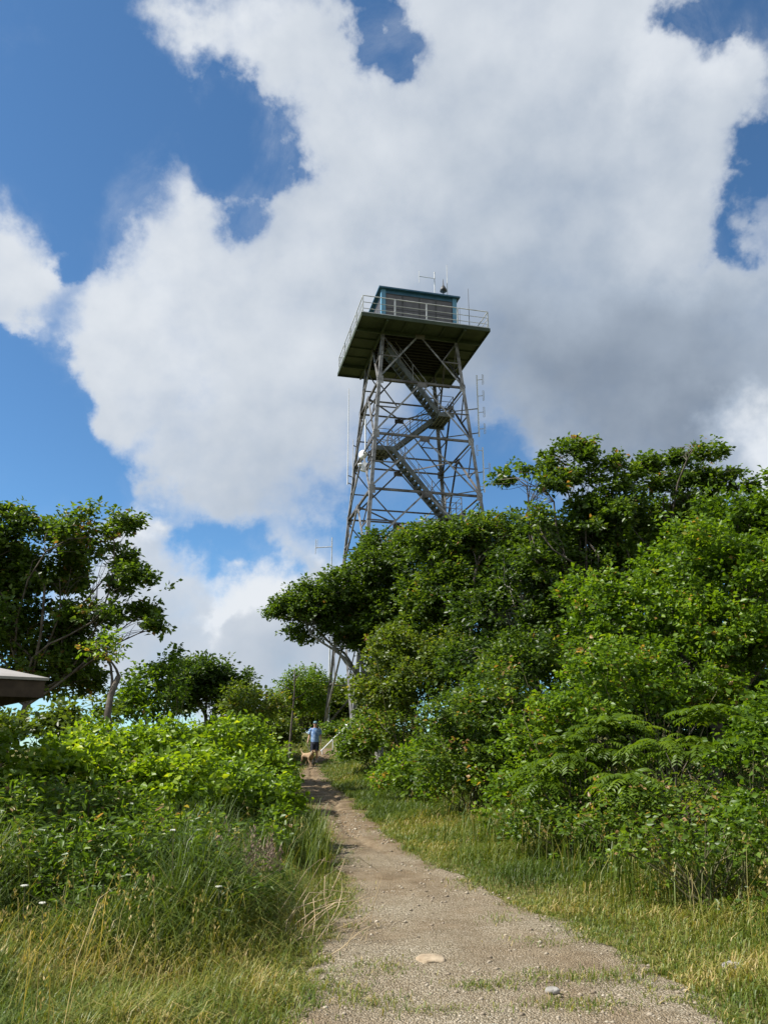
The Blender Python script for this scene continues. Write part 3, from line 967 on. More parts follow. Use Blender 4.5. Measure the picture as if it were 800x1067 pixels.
def build_grass():
    g = np.random.default_rng(5)
    edge = lambda x, y: (n2(x, y, 1.6, 41) - .5) * .34 + (n2(x, y, 6, 42) - .5) * .26 + .06
    # left verge: short sunlit grass near the path and camera, taller inside
    cs = Cloudset()
    x, y = scatter(115000, -7.0, 1.2, 3.6, 17, 1, lambda x, y, dl, dr: ((dl + edge(x, y)) > 0) * np.clip(1.1 - .05 * dl, .1, 1))
    dl = path_edges(y)[0] - x
    tall = np.clip((dl - .55 + (n2(x, y, .9, 44) - .5) * .6) / .7, 0, 1) * np.clip((y - 5.9 + (n2(x, y, .8, 45) - .5) * 1.2 - .12 * np.maximum(0, -x - 1.6)) / .9, 0, 1)
    clump = n2(x, y, 1.4, 51)
    h = (.07 + .14 * np.clip(dl * 1.5, 0, 1) + .46 * tall) * (.45 + 1.1 * clump) * g.uniform(.5, 1.35, len(x))
    v, t, c, tip = blades(x, y, h, .006 + .003 * tall, .75 + .4 * (1 - tall), 2, grass_tint(x, y, g, .44 - .36 * tall))  # taller grass is greener, its tint also darkened to stand for shade
    cs.add(v, t, c)
    o = cs.build('grass', M['grass'], None, (0, 0, 0))
    tag(o, 'mixed green and straw grass on the verge under the bramble thicket', 'grass', None, 'stuff')
    # far left edge strip along the path
    cs = Cloudset()
    x, y = scatter(98000, -1.5, 8.5, 4.0, 24, 3, lambda x, y, dl, dr: ((dr + edge(x, y)) > 0) * np.clip(1.25 - .16 * dr, .0, 1))
    dr = x - path_edges(y)[1]
    far = np.clip((y - 10) / 8, 0, 1)
    clump = n2(x, y, 1.3, 61)
    tall = np.clip((dr - 1.0) / 1.4, 0, 1)
    h = (.06 + .10 * np.clip(dr * 1.2, 0, 1) + .24 * tall + .1 * far) * (.45 + 1.1 * clump) * g.uniform(.5, 1.35, len(x))
    v, t, c, tip = blades(x, y, h, .008 + .006 * far, .95 - .2 * tall, 4, grass_tint(x, y, g, .43 - .16 * far - .08 * tall))
    cs.add(v, t, c)
    o = cs.build('grass', M['grass'], None, (0, 0, 0))
    tag(o, 'sun dried tufty grass on the bank under the grove', 'grass', None, 'stuff')
    # grass beside the upper path
    cs = Cloudset()
    xs, ys = [], []
    for k in range(6):
        y = g.uniform(15, 37, 40000)
        x = g.uniform(-7, 8, 40000)
        xl, xr = path_edges(y)
        d = np.maximum(xl - x, x - xr)
        ok = (d + edge(x, y) > 0) & (g.random(40000) < np.clip(1 - d / 6, 0, 1) * .35)
        xs.append(x[ok])
        ys.append(y[ok])
    x, y = np.concatenate(xs), np.concatenate(ys)
    xl, xr = path_edges(y)
    dd = np.maximum(xl - x, x - xr)
    h = (.06 + (.10 + .3 * n2(x, y, 1.1, 66)) * np.clip(dd / 1.3, .05, 1)) * g.uniform(.5, 1.3, len(x))
    v, t, c, tip = blades(x, y, h, np.full(len(x), .018), .8, 24, grass_tint(x, y, g, .34))
    cs.add(v, t, c)
    o = cs.build('grass', M['grass'], None, (0, 0, 0))
    tag(o, 'green grass along the upper path up to the tower foot', 'grass', None, 'stuff')
    # long seeding stalks among the grass on both sides
    cs = Cloudset()
    x, y = scatter(1500, -6, 9, 4.4, 16, 7, lambda x, y, dl, dr: (np.maximum(dl, dr) > .7) * np.where(dr > 0, np.clip(1.2 - .15 * np.abs(dr - 2.2), .05, 1), .55))
    h = g.uniform(.45, .95, len(x))
    v, t, c, tip = blades(x, y, h, np.full(len(x), .0045), .5, 8, np.clip(g.normal(.72, .16, len(x)), 0, 1))
    cs.add(v, t, c)
    cs.add(*seedheads(tip, 9, .055, .86))
    o = cs.build('grass', M['grass'], None, (0, 0, 0))
    tag(o, 'long straw coloured seeding grass stalks standing above the verge grass', 'grass', None, 'stuff')
    # tall stalks in front of the low brambles
    cs = Cloudset()
    xx, yy = [], []
    for (px, py, n, sx, sy) in ((600, 872, 420, .55, .5), (640, 900, 420, .6, .4), (740, 935, 420, .6, .4), (520, 880, 220, .6, .6), (700, 930, 260, .7, .4), (345, 880, 900, .30, 1.0), (318, 900, 700, .3, .7), (120, 930, 1100, .9, .6), (45, 930, 800, .7, .6), (200, 930, 500, .5, .4)):
        q = ground_pt(px, py)
        xx.append(q[0] + g.normal(size=n) * sx)
        yy.append(q[1] + g.normal(size=n) * sy)
    x, y = np.concatenate(xx), np.concatenate(yy)
    xl, xr = path_edges(y)
    k = (x < xl - .1) | (x > xr + .3)
    x, y = x[k], y[k]
    h = g.uniform(.35, .8, len(x))
    v, t, c, tip = blades(x, y, h, np.full(len(x), .009), .5, 12, np.clip(g.normal(.30, .17, len(x)), 0, 1))
    cs.add(v, t, c)
    o = cs.build('tall_grass', M['grass'], None, (0, 0, 0))
    tag(o, 'tall green grass in tufts at the feet of the bushes', 'grass', None, 'stuff')
    # tufts invading the gravel
    cs = Cloudset()
    xx, yy = [], []
    for (px, py, n, sx, sy) in ((570, 1022, 300, .22, .10), (500, 1030, 200, .12, .06), (600, 1050, 300, .2, .08), (395, 1012, 300, .16, .14), (350, 1035, 300, .16, .16), (640, 1020, 260, .2, .12), (450, 1058, 160, .2, .05), (385, 1045, 160, .14, .08), (560, 985, 120, .16, .1), (525, 960, 80, .1, .1)):
        q = hit_profile(px, py)
        xx.append(q[0] + g.normal(size=n) * sx)
        yy.append(q[1] + g.normal(size=n) * sy)
    # ragged fringe creeping in from both edges
    ye = 4.6 + 18 * g.random(26000) ** 1.6
    xl, xr = path_edges(ye)
    sd = g.random(26000) < .5
    inn = np.abs(g.normal(size=26000)) * .16 - .05
    xe = np.where(sd, xl + inn, xr - inn)
    ok = n2(xe, ye, 2.4, 91) * .6 + n2(xe, ye, 7, 92) * .4 > .46
    xx.append(xe[ok])
    yy.append(ye[ok])
    x, y = np.concatenate(xx), np.concatenate(yy)
    v, t, c, tip = blades(x, y, g.uniform(.015, .07, len(x)), np.full(len(x), .006), 1.2, 14, np.clip(g.normal(.5, .2, len(x)), 0, 1), lift=.005)
    cs.add(v, t, c)
    o = cs.build('grass', M['grass'], None, (0, 0, 0))
    tag(o, 'thin flattened grass tufts growing out of the gravel path', 'grass', None, 'stuff')
    # broadleaf ground cover between grass and bushes
    cs = Cloudset()
    x, y = scatter(5200, -7, 10, 5, 30, 17, lambda x, y, dl, dr: np.where(dl > 0, (dl > .9) * (y > 6.6) * .8, (dr > 1.1) * np.clip((y - 5) / 4, .2, 1)))
    P = np.stack([x, y, G(x, y) + g.uniform(.04, .36, len(x)) * (.4 + n2(x, y, 1.1, 71))], -1)
    Q = unit(g.normal(size=P.shape) * .5 + np.array([0, -.2, 1]))
    cs.add(*foliage(P, Q, 9, 18, .06, .32, .16, .7, 'hex'))
    o = cs.build('ground_cover', M['weed'], None, (0, 0, 0))
    tag(o, 'low leafy weeds mixed through the grass below the bushes', 'weeds', None, 'stuff')


build_grass()


def build_gravel():
    g = np.random.default_rng(8)
    n = 15000
    y = 4.4 + 13 * g.random(n) ** 2.0
    xl, xr = path_edges(y)
    s = g.random(n)
    x = xl + (xr - xl) * s + g.normal(size=n) * .05
    dens = n2(x, y, 1.2, 81) * .6 + n2(x, y, 4, 82) * .4
    k = dens > .40
    x, y = x[k], y[k]
    n = len(x)
    r = .0036 * np.exp(g.normal(0, .72, n)).clip(.35, 6.0) * (.8 + .05 * y)
    z = prof(y) + .008 + (n2(x, y, 2.2, 9) - .5) * .035 + (n2(x, y, 7, 10) - .5) * .014 + r * .25
    # squashed octahedron-like stones with random vertex jitter
    dirs = unit(np.array([[1, 0, .1], [.5, .87, -.1], [-.5, .87, .1], [-1, 0, -.1], [-.5, -.87, .1], [.5, -.87, -.1]]))
    V = np.concatenate([dirs, [[.15, .1, .8]], [[0, 0, -.6]]])
    vs = V[None] * r[:, None, None] * g.uniform(.65, 1.3, (n, 8, 1)) * np.array([1, 1, .75])
    a = g.random(n) * 6.28
    ca, sa = np.cos(a), np.sin(a)
    vx = vs[..., 0] * ca[:, None] - vs[..., 1] * sa[:, None]
    vy = vs[..., 0] * sa[:, None] + vs[..., 1] * ca[:, None]
    vs = np.stack([vx + x[:, None], vy + y[:, None], vs[..., 2] + z[:, None]], -1)
    f = np.array([[i, (i + 1) % 6, 6] for i in range(6)] + [[(i + 1) % 6, i, 7] for i in range(6)])
    tri = (np.arange(n)[:, None, None] * 8 + f[None]).reshape(-1, 3)
    t = np.clip(g.normal(.55, .22, n), 0, 1)
    o = np_mesh('gravel', vs.reshape(-1, 3), tri, M['pebble'], None, np.repeat(t, 12))
    tag(o, 'loose grey and tan gravel stones strewn over the footpath', 'gravel', None, 'stuff')


build_gravel()


def stone(label, px, py, size, mat, seed, on_path=True):
    g = np.random.default_rng(seed)
    p = hit_profile(px, py) if on_path else ground_pt(px, py)
    bm = bmesh.new()
    bmesh.ops.create_icosphere(bm, subdivisions=3, radius=1)
    for v in bm.verts:
        c = np.array(v.co)
        q = np.sign(c) * np.abs(c) ** .78
        k = .82 + .32 * float(vnoise(c * 1.4 + seed, seed)) + .22 * float(vnoise(c * 3.1 + seed, seed + 1)) + .10 * float(vnoise(c * 8 + seed, seed + 2)) - .1
        v.co = Vector((q[0] * size[0] * k, q[1] * size[1] * k, q[2] * size[2] * k))
    me = bpy.data.meshes.new('stone')
    bm.to_mesh(me)
    bm.free()
    me.polygons.foreach_set('use_smooth', np.ones(len(me.polygons), bool))
    me.materials.append(M[mat])
    o = bpy.data.objects.new('stone', me)
    COL.objects.link(o)
    o.location = (p[0], p[1], (float(prof(p[1])) + .018 if on_path else p[2] + .03) + size[2] * .12)
    o.rotation_euler = (0, 0, g.random() * .6)
    tag(o, label, 'stone')


stone('flat tan stone lying alone in the middle of the gravel path', 449, 1004, (.115, .10, .032), 'sandstone', 3)
stone('small whitish stone at the bottom edge of the gravel path', 575, 1036, (.045, .04, .02), 'greystone', 5)
stone('flat grey stone half hidden in the dry grass of the bank', 762, 1013, (.075, .06, .03), 'greystone', 7, False)


def plume_clump():
    q = ground_pt(243, 958)
    g = np.random.default_rng(4)
    root = empty('plume_grass', q)
    tag(root, 'clump of pinkish brown feathery grass plumes against the thicket', 'grass clump')
    n = 32
    x = g.normal(size=n) * .10 + q[0]
    y = g.normal(size=n) * .10 + q[1]
    v, t, c, tip = blades(x, y, g.uniform(.50, .85, n), np.full(n, .006), .42, 6, np.clip(g.normal(.62, .1, n), 0, 1))
    np_mesh('stalks', v - q, t, M['grass'], root, c)
    v, t, c = seedheads(tip, 7, .10, .5)
    g2 = np.random.default_rng(9)
    v2, t2, c2 = seedheads(np.repeat(tip, 4, 0) + g2.normal(size=(n * 4, 3)) * np.array([.02, .02, .06]), 8, .08, .5)
    np_mesh('plumes', np.concatenate([v, v2]) - q, np.concatenate([t, t2 + len(v)]), M['plume'], root)


plume_clump()


M['petal'] = mottled('dull white petals', (.40, .40, .34), (.58, .58, .50), 30, .8)


def flower(px, py, Y, label):
    p = pt(px, py, Y)
    zg = float(G(p[0], p[1]))
    root = empty('wildflower', (p[0], p[1], zg))
    tag(root, label, 'flower')
    h = p[2] - zg
    mb = MB()
    mb.tube([(0, 0, 0), (.02, .01, h * .5), (0, 0, h)], [.004, .0035, .003], 5)
    mb.build('stem', M['stem'], root)
    g = np.random.default_rng(int(px))
    mb = MB()
    for i in range(13):
        a, r = g.random() * 6.28, .024 * g.random() ** .5
        mb.ell((math.cos(a) * r, math.sin(a) * r, h + .012 - r * .2), (.008, .008, .006), 6, 4)
    mb.build('blossom', M['petal'], root)


flower(45, 942, 6.15, 'white flat topped wildflower low in the grass, nearest the camera')
flower(26, 924, 6.3, 'white wildflower standing behind another one in the shaded grass')
flower(228, 925, 6.8, 'white wildflower just beside the pink plumes')
flower(181, 866, 7.0, 'white wildflower standing tallest, against the thicket leaves')

# bent dry stalks leaning out of the thicket
q = ground_pt(335, 955)
mb = MB()
g = np.random.default_rng(2)
for i in range(26):
    a = ground_pt(300 + g.normal() * 14, 985 + g.normal() * 8)
    e = a + np.array([g.uniform(.2, .75), g.uniform(.2, .9), g.uniform(.05, .5)])
    mb.tube(limb_curve(a, e, g, .12, 6) - q, [.0045, .0045, .004, .004, .003, .002], 4)
o = mb.build('dry_stalks', mottled('bleached dry stalks', (.30, .22, .12), (.50, .40, .25), 6, .9))
o.location = q
tag(o, 'bent heap of bleached dry stalks at the verge beside the path', 'dry stalks')

# ------------------------------------------------------------------ fire tower
TX, TY, TB = 1.443, 39.007, 2.557
YAW = R(13.51)
HZ = 20.31
LV = [HZ, 17.32, 14.15, 11.10, 7.9, 4.4, 0.0]
tower = empty('fire_tower', (TX, TY, TB), YAW)
tag(tower, 'tall steel lattice fire lookout tower with a blue cabin and railed deck', 'lookout tower')


def half(z):
    return 2.11 + .085 * (HZ - z)


def leg_pt(iu, iw, z):
    h = half(z)
    return Vector((iu * h, iw * h, z))


for iu in (-1, 1):
    for iw in (-1, 1):
        mb = MB()
        mb.angle(leg_pt(iu, iw, 0), leg_pt(iu, iw, HZ), .175, .022, (-iu, 0, 0), (0, -iw, 0))
        # splice plates
        for z in LV[1:-1]:
            p = leg_pt(iu, iw, z)
            mb.box(p + Vector((-iu * .13, -iw * .005 + iw * .012, 0)), (.30, .02, .42))
            mb.box(p + Vector((iu * .006, -iw * .13, 0)), (.02, .30, .42))
        lo = mb.build('leg', M['steel'], tower)
        b = leg_pt(iu, iw, 0)
        mb = MB()
        rs = []
        for z, h in ((-1.3, .42), (-.06, .32), (.0, .28)):
            rs.append([(b.x + sx * h - iu * .08, b.y + sy * h - iw * .08, z) for sx, sy in ((-1, -1), (1, -1), (1, 1), (-1, 1))])
        mb.rings(rs)
        mb.build('footing', M['concrete'], lo)

faces = [((-1, -1), (1, -1)), ((1, -1), (1, 1)), ((1, 1), (-1, 1)), ((-1, 1), (-1, -1))]
for fi, (a, b) in enumerate(faces):
    nrm = Vector(((a[0] + b[0]) / 2, (a[1] + b[1]) / 2, 0)).normalized()
    for i in range(6):
        zt, zb = LV[i], LV[i + 1]
        ta, tb = leg_pt(*a, zt), leg_pt(*b, zt)
        ba, bb = leg_pt(*a, zb), leg_pt(*b, zb)
        inn = nrm * -.03
        if i < 5:
            mb = MB()
            mb.angle(ba + inn, bb + inn, .11, .014, -nrm, (0, 0, 1))
            mb.build('girt', M['steel_brown'], tower)
        mid = (ta + tb) / 2
        for leg_b, leg_t in ((ba, ta), (bb, tb)):
            s = .0 if leg_b is ba else .02
            along = (leg_b - mid).normalized()
            side = along.cross(nrm)
            mb = MB()
            mb.angle(mid + nrm * (.02 + s), leg_b + nrm * (.02 + s), .085, .014, side, -nrm)
            mb.build('brace', M['steel'] if fi in (0, 3) else M['steel_brown'], tower)
            cm = (mid + leg_b) / 2
            lm = (leg_b + leg_t) / 2
            mb = MB()
            mb.bar(cm - nrm * .02, lm - nrm * .02, .06, .05, nrm)
            mb.bar(cm - nrm * .05, leg_t - nrm * .05 + Vector((0, 0, -.12)), .055, .05, nrm)
            mb.build('strut', M['steel_brown'], tower)
    # gusset plate at the head of every chevron
    for i in range(6):
        mb = MB()
        m = (leg_pt(*a, LV[i]) + leg_pt(*b, LV[i])) / 2
        d = (leg_pt(*b, LV[i]) - leg_pt(*a, LV[i])).normalized()
        mb.bar(m - d * .26 + Vector((0, 0, -.12)) + nrm * .052, m + d * .26 + Vector((0, 0, -.12)) + nrm * .052, .02, .26, nrm.cross(d))
        mb.build('gusset_plate', M['steel_brown'], tower)

# --- deck
DH = 3.45
mb = MB()
ring = [((0, -(DH + 2.15) / 2, HZ + .05), (2 * DH, DH - 2.15, .05)), ((0, (DH + 2.15) / 2, HZ + .05), (2 * DH, DH - 2.15, .05)),
        ((-(DH + 2.15) / 2, 0, HZ + .05), (DH - 2.15, 4.3, .05)), (((DH + 2.15) / 2, 0, HZ + .05), (DH - 2.15, 4.3, .05))]
for c, d in ring:
    mb.box(c, d)
deck = mb.build('deck', M['deckgreen'], tower)
mb = MB()
for sg in (-1, 1):
    mb.box((0, sg * (DH + .026), HZ + .02), (2 * DH + .104, .05, .20))
    mb.box((sg * (DH + .026), 0, HZ + .02), (.05, 2 * DH, .20))
mb.build('edge_channel', M['deckgreen'], deck)
mb = MB()
for sg in (-1, 1):
    mb.box((0, sg * 2.11, HZ - .08), (2 * DH - .02, .10, .20))
    for x0, x1 in ((-DH + .01, -2.165), (-2.055, 2.055), (2.165, DH - .01)):
        mb.box((sg * 2.11, (x0 + x1) / 2, HZ - .085), (.10, x1 - x0, .18))
mb.build('floor_beam', M['deckgreen'], deck)
for sg in (-1, 1):
    for k in (-1.0, 0.0, 1.0):
        for c, d in (((k * 1.05, sg * 2.81, HZ - .015), (.05, 1.2, .075)), ((sg * 2.81, k * 1.05, HZ - .015), (1.2, .05, .075))):
            mb = MB()
            mb.box(c, d)
            mb.build('outrigger', M['deckgreen'], deck)
mb = MB()
mb.box((0, 0, HZ + .06), (4.29, 4.29, .05))
cf = mb.build('cabin_floor', M['soffit'], deck)
mb = MB()
for k in range(13):
    mb.box((0, -1.92 + k * .32, HZ - .02), (4.1, .05, .11))
mb.build('floor_joist', M['soffit'], cf)
# hatch light: opening rim where the stairs reach the deck
# --- railing
RH = 1.07
zb_ = HZ + .08
for fi, (a, b) in enumerate(faces):
    A, B = Vector((a[0] * (DH - .03), a[1] * (DH - .03), zb_)), Vector((b[0] * (DH - .03), b[1] * (DH - .03), zb_))
    mb = MB()
    d = (B - A).normalized()
    for hgt, r in ((RH, .026), (RH * .64, .018), (RH * .30, .018)):
        mb.tube([A + d * .03 + Vector((0, 0, hgt)), B - d * .03 + Vector((0, 0, hgt))], r, 6)
    mb.bar(A + Vector((0, 0, .07)), B + Vector((0, 0, .07)), .012, .12, (0, 0, 1))
    rl = mb.build('railing', M['rail'], tower)
    for k in range(5):
        if k == 4:
            continue
        p = A + (B - A) * k / 4
        mb = MB()
        w = .075 if k else .06
        mb.bar(p, p + Vector((0, 0, RH)), w, w * .8, d)
        mb.build('post', M['rail'], rl)
    # wire mesh infill: thin verticals
    mb = MB()
    nn = 46
    for k in range(1, nn):
        p = A + (B - A) * k / nn
        mb.bar(p + Vector((0, 0, .1)), p + Vector((0, 0, RH * .64)), .008, .008, d)
    if fi == 3:
        mb.build('infill_mesh', M['rail'], rl)

# --- cabin
CH = 2.13
FZ = HZ + .09
RZ = HZ + 2.55
mb = MB()
for fi, (a, b) in enumerate(faces):
    A, B = Vector((a[0], a[1], 0)) * (CH - .06), Vector((b[0], b[1], 0)) * (CH - .06)
    d = (B - A).normalized()
    nrm = Vector(((a[0] + b[0]) / 2, (a[1] + b[1]) / 2, 0))
    A, B = A + d * .16, B - d * .16
    mb.bar(A + Vector((0, 0, FZ + .22)), B + Vector((0, 0, FZ + .22)), .06, .44, (0, 0, 1))
    mb.bar(A + Vector((0, 0, RZ - .10)), B + Vector((0, 0, RZ - .10)), .06, .20, (0, 0, 1))
cabin = mb.build('cabin', M['bluedark'], tower)
for sx in (-1, 1):
    for sy in (-1, 1):
        mb = MB()
        mb.box((sx * (CH - .11), sy * (CH - .11), (FZ + RZ) / 2), (.24, .24, RZ - FZ - .004))
        mb.build('corner_post', M['blue'], cabin)
for fi, (a, b) in enumerate(faces):
    A, B = Vector((a[0], a[1], 0)) * (CH - .06), Vector((b[0], b[1], 0)) * (CH - .06)
    d = (B - A).normalized()
    L = (B - A).length - .36
    for k in range(4):
        p0 = A + d * (.18 + L * k / 4)
        p1 = A + d * (.18 + L * (k + 1) / 4)
        z0, z1 = FZ + .445, RZ - .205
        mb = MB()
        mb.cur = 0
        c = (p0 + p1) / 2 + Vector((0, 0, (z0 + z1) / 2))
        rot = Matrix((d, Vector((-d.y, d.x, 0)), Vector((0, 0, 1)))).transposed()
        mb.box(c, (L / 4 - .07, .02, z1 - z0 - .05), rot)
        mb.cur = 1
        for q in (p0 + d * .02, p1 - d * .02):
            mb.bar(q + Vector((0, 0, z0)), q + Vector((0, 0, z1)), .035, .055, d)
        for zz in (z0 + .02, (z0 + z1) / 2, z1 - .02):
            mb.bar(p0 + d * .04 + Vector((0, 0, zz)), p1 - d * .04 + Vector((0, 0, zz)), .045, .035, (0, 0, 1))
        mb.build('window', [M['screen'], M['dark']], cabin)
OH = 2.30
mb = MB()
rs = [[(sx * h, sy * h, z) for sx, sy in ((-1, -1), (1, -1), (1, 1), (-1, 1))] for h, z in ((OH, RZ + .002), (OH, RZ + .085), (OH - .05, RZ + .10), (.05, RZ + .62))]
mb.rings(rs)
roof = mb.build('roof', M['bluedark'], cabin)

# --- stairs
def stair(p0, p1, y, width=.75):
    """flight from p0=(u,z) up to p1, stringers at y +- width/2"""
    a, b = Vector((p0[0], y, p0[1])), Vector((p1[0], y, p1[1]))
    mb = MB()
    for sg in (-1, 1):
        o_ = Vector((0, sg * width / 2, 0))
        mb.bar(a + o_, b + o_, .05, .24, (0, 0, 1))
    n = max(4, int(abs(b.z - a.z) / .22))
    for k in range(n):
        c = a + (b - a) * ((k + .5) / n)
        mb.box(c, (.24, width - .06, .035))
    st = mb.build('staircase', M['stair'], tower)
    mb = MB()
    for sg in (-1, 1):
        o_ = Vector((0, sg * (width / 2 + .02), 0))
        for h in (.95, .5):
            mb.tube([a + o_ + Vector((0, 0, h)), b + o_ + Vector((0, 0, h))], .02, 6)
        for k in range(5):
            c = a + (b - a) * (k / 4) + o_
            mb.bar(c, c + Vector((0, 0, .95)), .035, .035, (1, 0, 0))
    mb.build('handrail', M['steel'], st)


def landing(u, z, y0, y1, w=.9):
    s = 1 if u > 0 else -1
    mb = MB()
    mb.box((u + s * w / 2, (y0 + y1) / 2, z), (w, y1 - y0, .05))
    for y in (y0 + .03, y1 - .03):
        mb.bar((u, y, z - .12), (u + s * w, y, z - .12), .06, .19, (0, 0, 1))
    for k in range(4):
        mb.box((u + s * (w * (k + .5) / 4), (y0 + y1) / 2, z - .07), (.05, y1 - y0 - .14, .08))
    la = mb.build('landing', M['stair'], tower)
    mb = MB()
    e = u + s * (w - .03)
    for h in (1.0, .68, .36):
        mb.tube([(u, y0 + .03, z + h), (e, y0 + .03, z + h), (e, y1 - .03, z + h), (u, y1 - .03, z + h)], .02, 6)
    for p in ((u, y0 + .03), (e, y0 + .03), (e, (y0 + y1) / 2), (e, y1 - .03), (u, y1 - .03)):
        mb.bar((p[0], p[1], z), (p[0], p[1], z + 1.02), .04, .04, (1, 0, 0))
    mb.build('handrail', M['steel'], la)
    # hangers back to the legs
    return la


YF, YB = -.75, .25
landing(1.25, 16.35, YF - .42, YB + .42)
landing(-1.35, 14.10, YF - .42, YB + .42)
landing(1.55, 10.6, YF - .42, YB + .42)
landing(-1.6, 7.2, YF - .42, YB + .42)
landing(1.7, 3.7, YF - .42, YB + .42)
stair((1.25, 16.35), (-1.55, 19.9), YF)
stair((-1.35, 14.10), (1.25, 16.35), YB)
stair((1.55, 10.6), (-1.35, 14.10), YF)
stair((-1.6, 7.2), (1.55, 10.6), YB)
stair((1.7, 3.7), (-1.6, 7.2), YF)
stair((-1.9, .1), (1.7, 3.7), YB)
# central bracing seen in the photo behind the stairs: horizontal diaphragm at each level
for z in LV[1:5]:
    mb = MB()
    h = half(z)
    mb.bar((-h, 0, z - .02), (0, h, z - .02), .07, .06)
    mb.bar((0, h, z - .09), (h, 0, z - .09), .07, .06)
    mb.bar((-h, .0, z - .16), (h, .0, z - .16), .08, .07)
    mb.build('diaphragm', M['steel_brown'], tower)


def loc(u, w, z):
    c, s = math.cos(YAW), math.sin(YAW)
    return Vector((TX + u * c - w * s, TY + u * s + w * c, TB + z))


def attached(name, p, label, cat, mb, mat, smooth=False):
    o = mb.build(name, mat, None, smooth)
    o.location = p
    o.rotation_euler = (0, 0, YAW)
    tag(o, label, cat)
    return o


def thing_at(name, p, label, cat):
    o = empty(name, p, YAW)
    return tag(o, label, cat)


# --- antennas on the cabin roof
def roof_z(u, w):
    m = max(abs(u), abs(w))
    return RZ + .10 + (OH - .05 - m) / (OH - .1) * .47


u, w = 1.25, -1.0
t = thing_at('antenna', loc(u, w, roof_z(u, w) - .02), 'roof mast with a horizontal boom ending in an upright dipole', 'antenna')
MH = 2.0
mb = MB()
mb.tube([(0, 0, 0), (0, 0, MH)], .028, 6)
mb.tube([(0, 0, MH - .03), (0, 0, MH + .03)], .04, 6)
mb.build('mast', M['rail'], t)
mb = MB()
mb.tube([(.05, 0, MH - .38), (-.92, 0, MH - .38)], .02, 6)
mb.build('boom', M['rail'], t)
mb = MB()
mb.tube([(-.92, 0, MH - .02), (-.92, 0, MH - .8)], .014, 6)
mb.build('dipole', M['rail'], t)
u, w = 1.45, -1.95
t = thing_at('beacon', loc(u, w, roof_z(u, w) - .02), 'small dark bell shaped fitting with a spike on the cabin roof', 'beacon')
mb = MB()
mb.tube([(0, 0, 0), (0, 0, .34), (0, 0, .36), (0, 0, .52), (0, 0, .68), (0, 0, .74), (0, 0, 1.15)], [.03, .03, .20, .17, .08, .035, .012], 10)
mb.build('housing', M['dark'], t, True)
u, w = 1.68, -1.95
mb = MB()
mb.tube([(0, 0, 0), (0, 0, 2.1)], [.026, .016], 5)
attached('whip_antenna', loc(u, w, roof_z(u, w) - .02), 'thin whip on the cabin roof beside the bell shaped fitting', 'antenna', mb, M['rail'])
mb = MB()
mb.tube([(0, 0, 0), (0, 0, 2.35)], [.022, .012], 5)
attached('whip_antenna', loc(2.36, -DH + .04, zb_), 'thin whip tied to the deck railing before the corner post of the cabin', 'antenna', mb, M['dark'])
mb = MB()
mb.tube([(0, 0, 0), (0, 0, 1.6)], [.016, .010], 5)
attached('whip_antenna', loc(2.10, -DH + .75, zb_), 'shorter whip standing on the deck against the cabin wall', 'antenna', mb, M['dark'])

# --- white whips held off the far leg
for px, y0, y1, label in ((362, 505, 405, 'long white whip held off the tower leg by two brackets'), (367.5, 497, 458, 'shorter grey whip close against the tower leg')):
    a = pt(px, y0, 40.7)
    b = pt(px + .3, y1, 40.7)
    b[0], b[1] = a[0], a[1]
    q = np.array([a[0], a[1], a[2]])
    t = empty('whip_antenna', q)
    tag(t, label, 'antenna')
    mb = MB()
    mb.tube([(0, 0, 0), (0, 0, (b - a)[2])], [.032, .02], 6)
    mb.build('rod', M['white'] if px < 365 else M['rail'], t)
    for zz in ((.12, .55) if px < 365 else (.5, 1.9)):
        mb = MB()
        z = a[2] + zz
        lp = loc(*leg_pt(-1, 1, z - TB))
        mb.bar((0, 0, zz), (lp.x - a[0], lp.y - a[1], zz), .04, .04)
        mb.build('bracket', M['dark'], t)

# --- dipole arrays beyond the right legs
def dipole_array(px, y0, y1, n, label, Y=41.2, loops=True, leg=(1, 1)):
    a = pt(px, y0, Y)
    b = pt(px, y1, Y)
    Hh = b[2] - a[2]
    t = empty('dipole_antenna', a)
    tag(t, label, 'antenna')
    mb = MB()
    mb.tube([(0, 0, 0), (0, 0, Hh)], [.045, .035], 6)
    mb.build('mast', M['white'], t)
    for i in range(n):
        z = Hh * (.12 + .80 * i / max(1, n - 1))
        sgn = 1 if loops or i % 2 else -1
        mb = MB()
        mb.tube([(0, 0, z), (.30 * sgn, -.08, z)], .02, 5)
        x = .30 * sgn
        mb.tube([(x, -.08, z - .33), (x + .07 * sgn, -.08, z - .30), (x + .07 * sgn, -.08, z + .30), (x, -.08, z + .33), (x, -.08, z - .33)], .016, 5)
        mb.build('dipole', M['rail'], t)
    for zz in (Hh * .06, Hh * .45):
        mb = MB()
        lp = loc(*leg_pt(*leg, a[2] + zz - TB))
        mb.bar((0, 0, zz), (lp.x - a[0], lp.y - a[1], zz - .02), .05, .05)
        mb.build('bracket', M['steel'], t)


dipole_array(499, 455, 391, 4, 'tall white antenna of stacked dipoles rising beside the tower stairs landing')
dipole_array(504.5, 513, 466, 3, 'lower stacked dipole antenna just above the oak crowns', loops=False)

